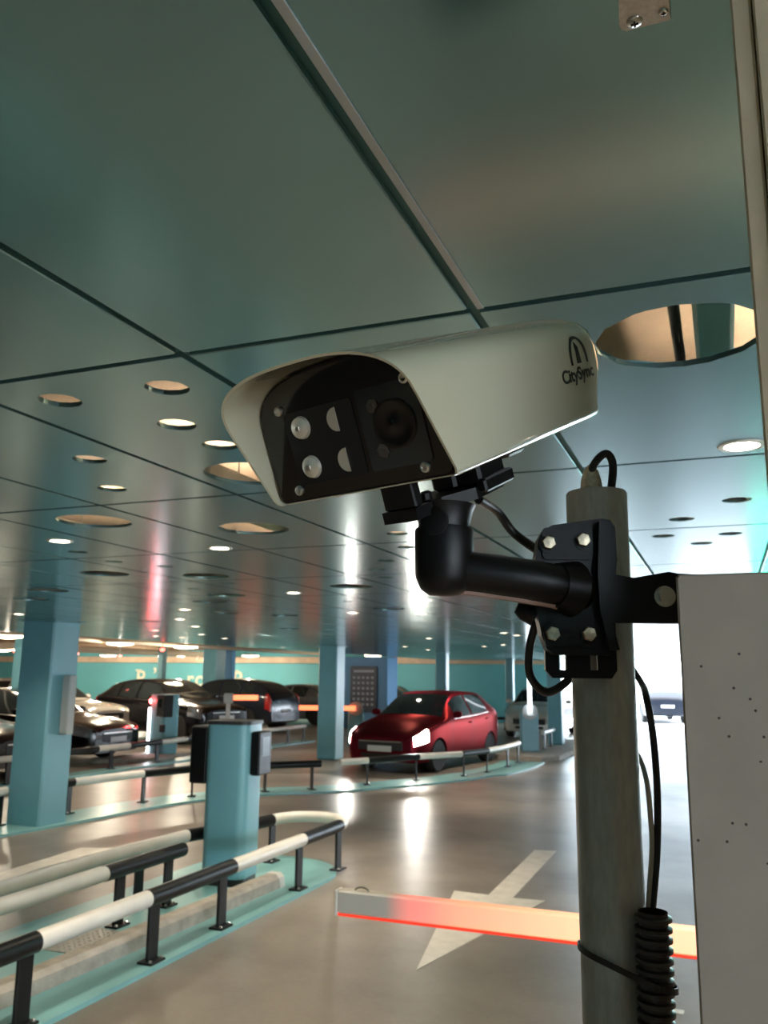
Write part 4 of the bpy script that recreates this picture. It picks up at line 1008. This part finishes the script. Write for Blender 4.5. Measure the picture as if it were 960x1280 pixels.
# corrugated conduit, ribs along its axis
c0 = pd(816,1139,-0.012)
c1 = Vector((c0.x-0.028*fx.x*0.6, c0.y-0.028*fx.y*0.6, 0.0))
mb = MB(); pts = []; rad = []
pitch = 0.0085; nrib = 34
for q in range(nrib):
    for f_, r_ in ((0.0,0.0128),(0.35,0.0128),(0.5,0.0162),(0.85,0.0162)):
        pts.append(c0+(c1-c0).normalized()*(q+f_)*pitch); rad.append(r_)
t = thing('conduit', 'ribbed black plastic conduit tied to the steel pole', 'conduit', tuple(c0))
tag(obj('ribbed_hose', MB().tube(pts, rad, 24, cap=False), mat('grey_black_plastic', (0.035,0.032,0.030), 0.38), t, True, True), None)
obj('lower_hose', MB().tube([pts[-1], c1], [0.0150,0.0150], 20), 'rubber', t, True, True)
# cable tie round pole and conduit
zt = pd(780,1216).z
cq = c0+(c1-c0)*((c0.z-zt)/c0.z)
a2 = Vector((pc.x, pc.y)); b2 = Vector((cq.x, cq.y)); pts = []
poly = [a2+Vector((math.cos(a),math.sin(a)))*(PR+0.0012) for a in [2*PI*q/40 for q in range(40)]]+[b2+Vector((math.cos(a),math.sin(a)))*0.0178 for a in [2*PI*q/24 for q in range(24)]]
def hull(ps):
    ps = sorted((p.x,p.y) for p in ps)
    def half(it):
        h = []
        for p in it:
            while len(h) >= 2 and (h[-1][0]-h[-2][0])*(p[1]-h[-2][1])-(h[-1][1]-h[-2][1])*(p[0]-h[-2][0]) <= 0: h.pop()
            h.append(p)
        return h[:-1]
    return half(ps)+half(reversed(ps))
hp = hull(poly); mb = MB(); n = len(hp); ctr2 = (a2+b2)/2
tilt = lambda p: zt - ((Vector(p)-ctr2).dot(Vector((fx.x,fx.y))))*0.28
vs = []
for (o_, dz) in ((0,-0.0026),(0,0.0026),(0.0014,0.0026),(0.0014,-0.0026)):
    for p in hp:
        d = (Vector(p)-ctr2).normalized(); vs.append((p[0]+d.x*o_, p[1]+d.y*o_, tilt(p)+dz))
fs = [(r*n+i, r*n+(i+1)%n, ((r+1)%4)*n+(i+1)%n, ((r+1)%4)*n+i) for r in range(4) for i in range(n)]
single('cable_tie', mb.add(vs, fs), 'rubber', 'black cable tie strapped round pole and conduit', 'cable tie', loc=(ctr2.x, ctr2.y, zt))
q = at(843,1264,0)
single('paper_scrap', MB().box(-0.05,0.05,-0.03,0.03,0,0.002).xf(Matrix.Translation((q.x,q.y,0))), 'plate_white', 'scrap of white paper on the floor beside the pole', 'paper', loc=(q.x,q.y,0))

# green lane signal farther along the exit lane
t = thing('lane_signal', 'green lit lane signal hanging above the exit lane', 'signal', (0.47, 8.2, 1.86))
obj('case', MB().bbox(-0.19, 0.19, 0.0, 0.10, 0.0, 0.40, 0.012), 'black_satin', t)
obj('face', MB().box(-0.16, 0.16, -0.006, -0.0005, 0.03, 0.37), emis('green_signal', (0.0, 1.0, 0.62), 9.0), t)
obj('hanger', MB().cyl((0,0.05,0.40),(0,0.05,ZC-1.861),0.012,10), 'steel', t, True)
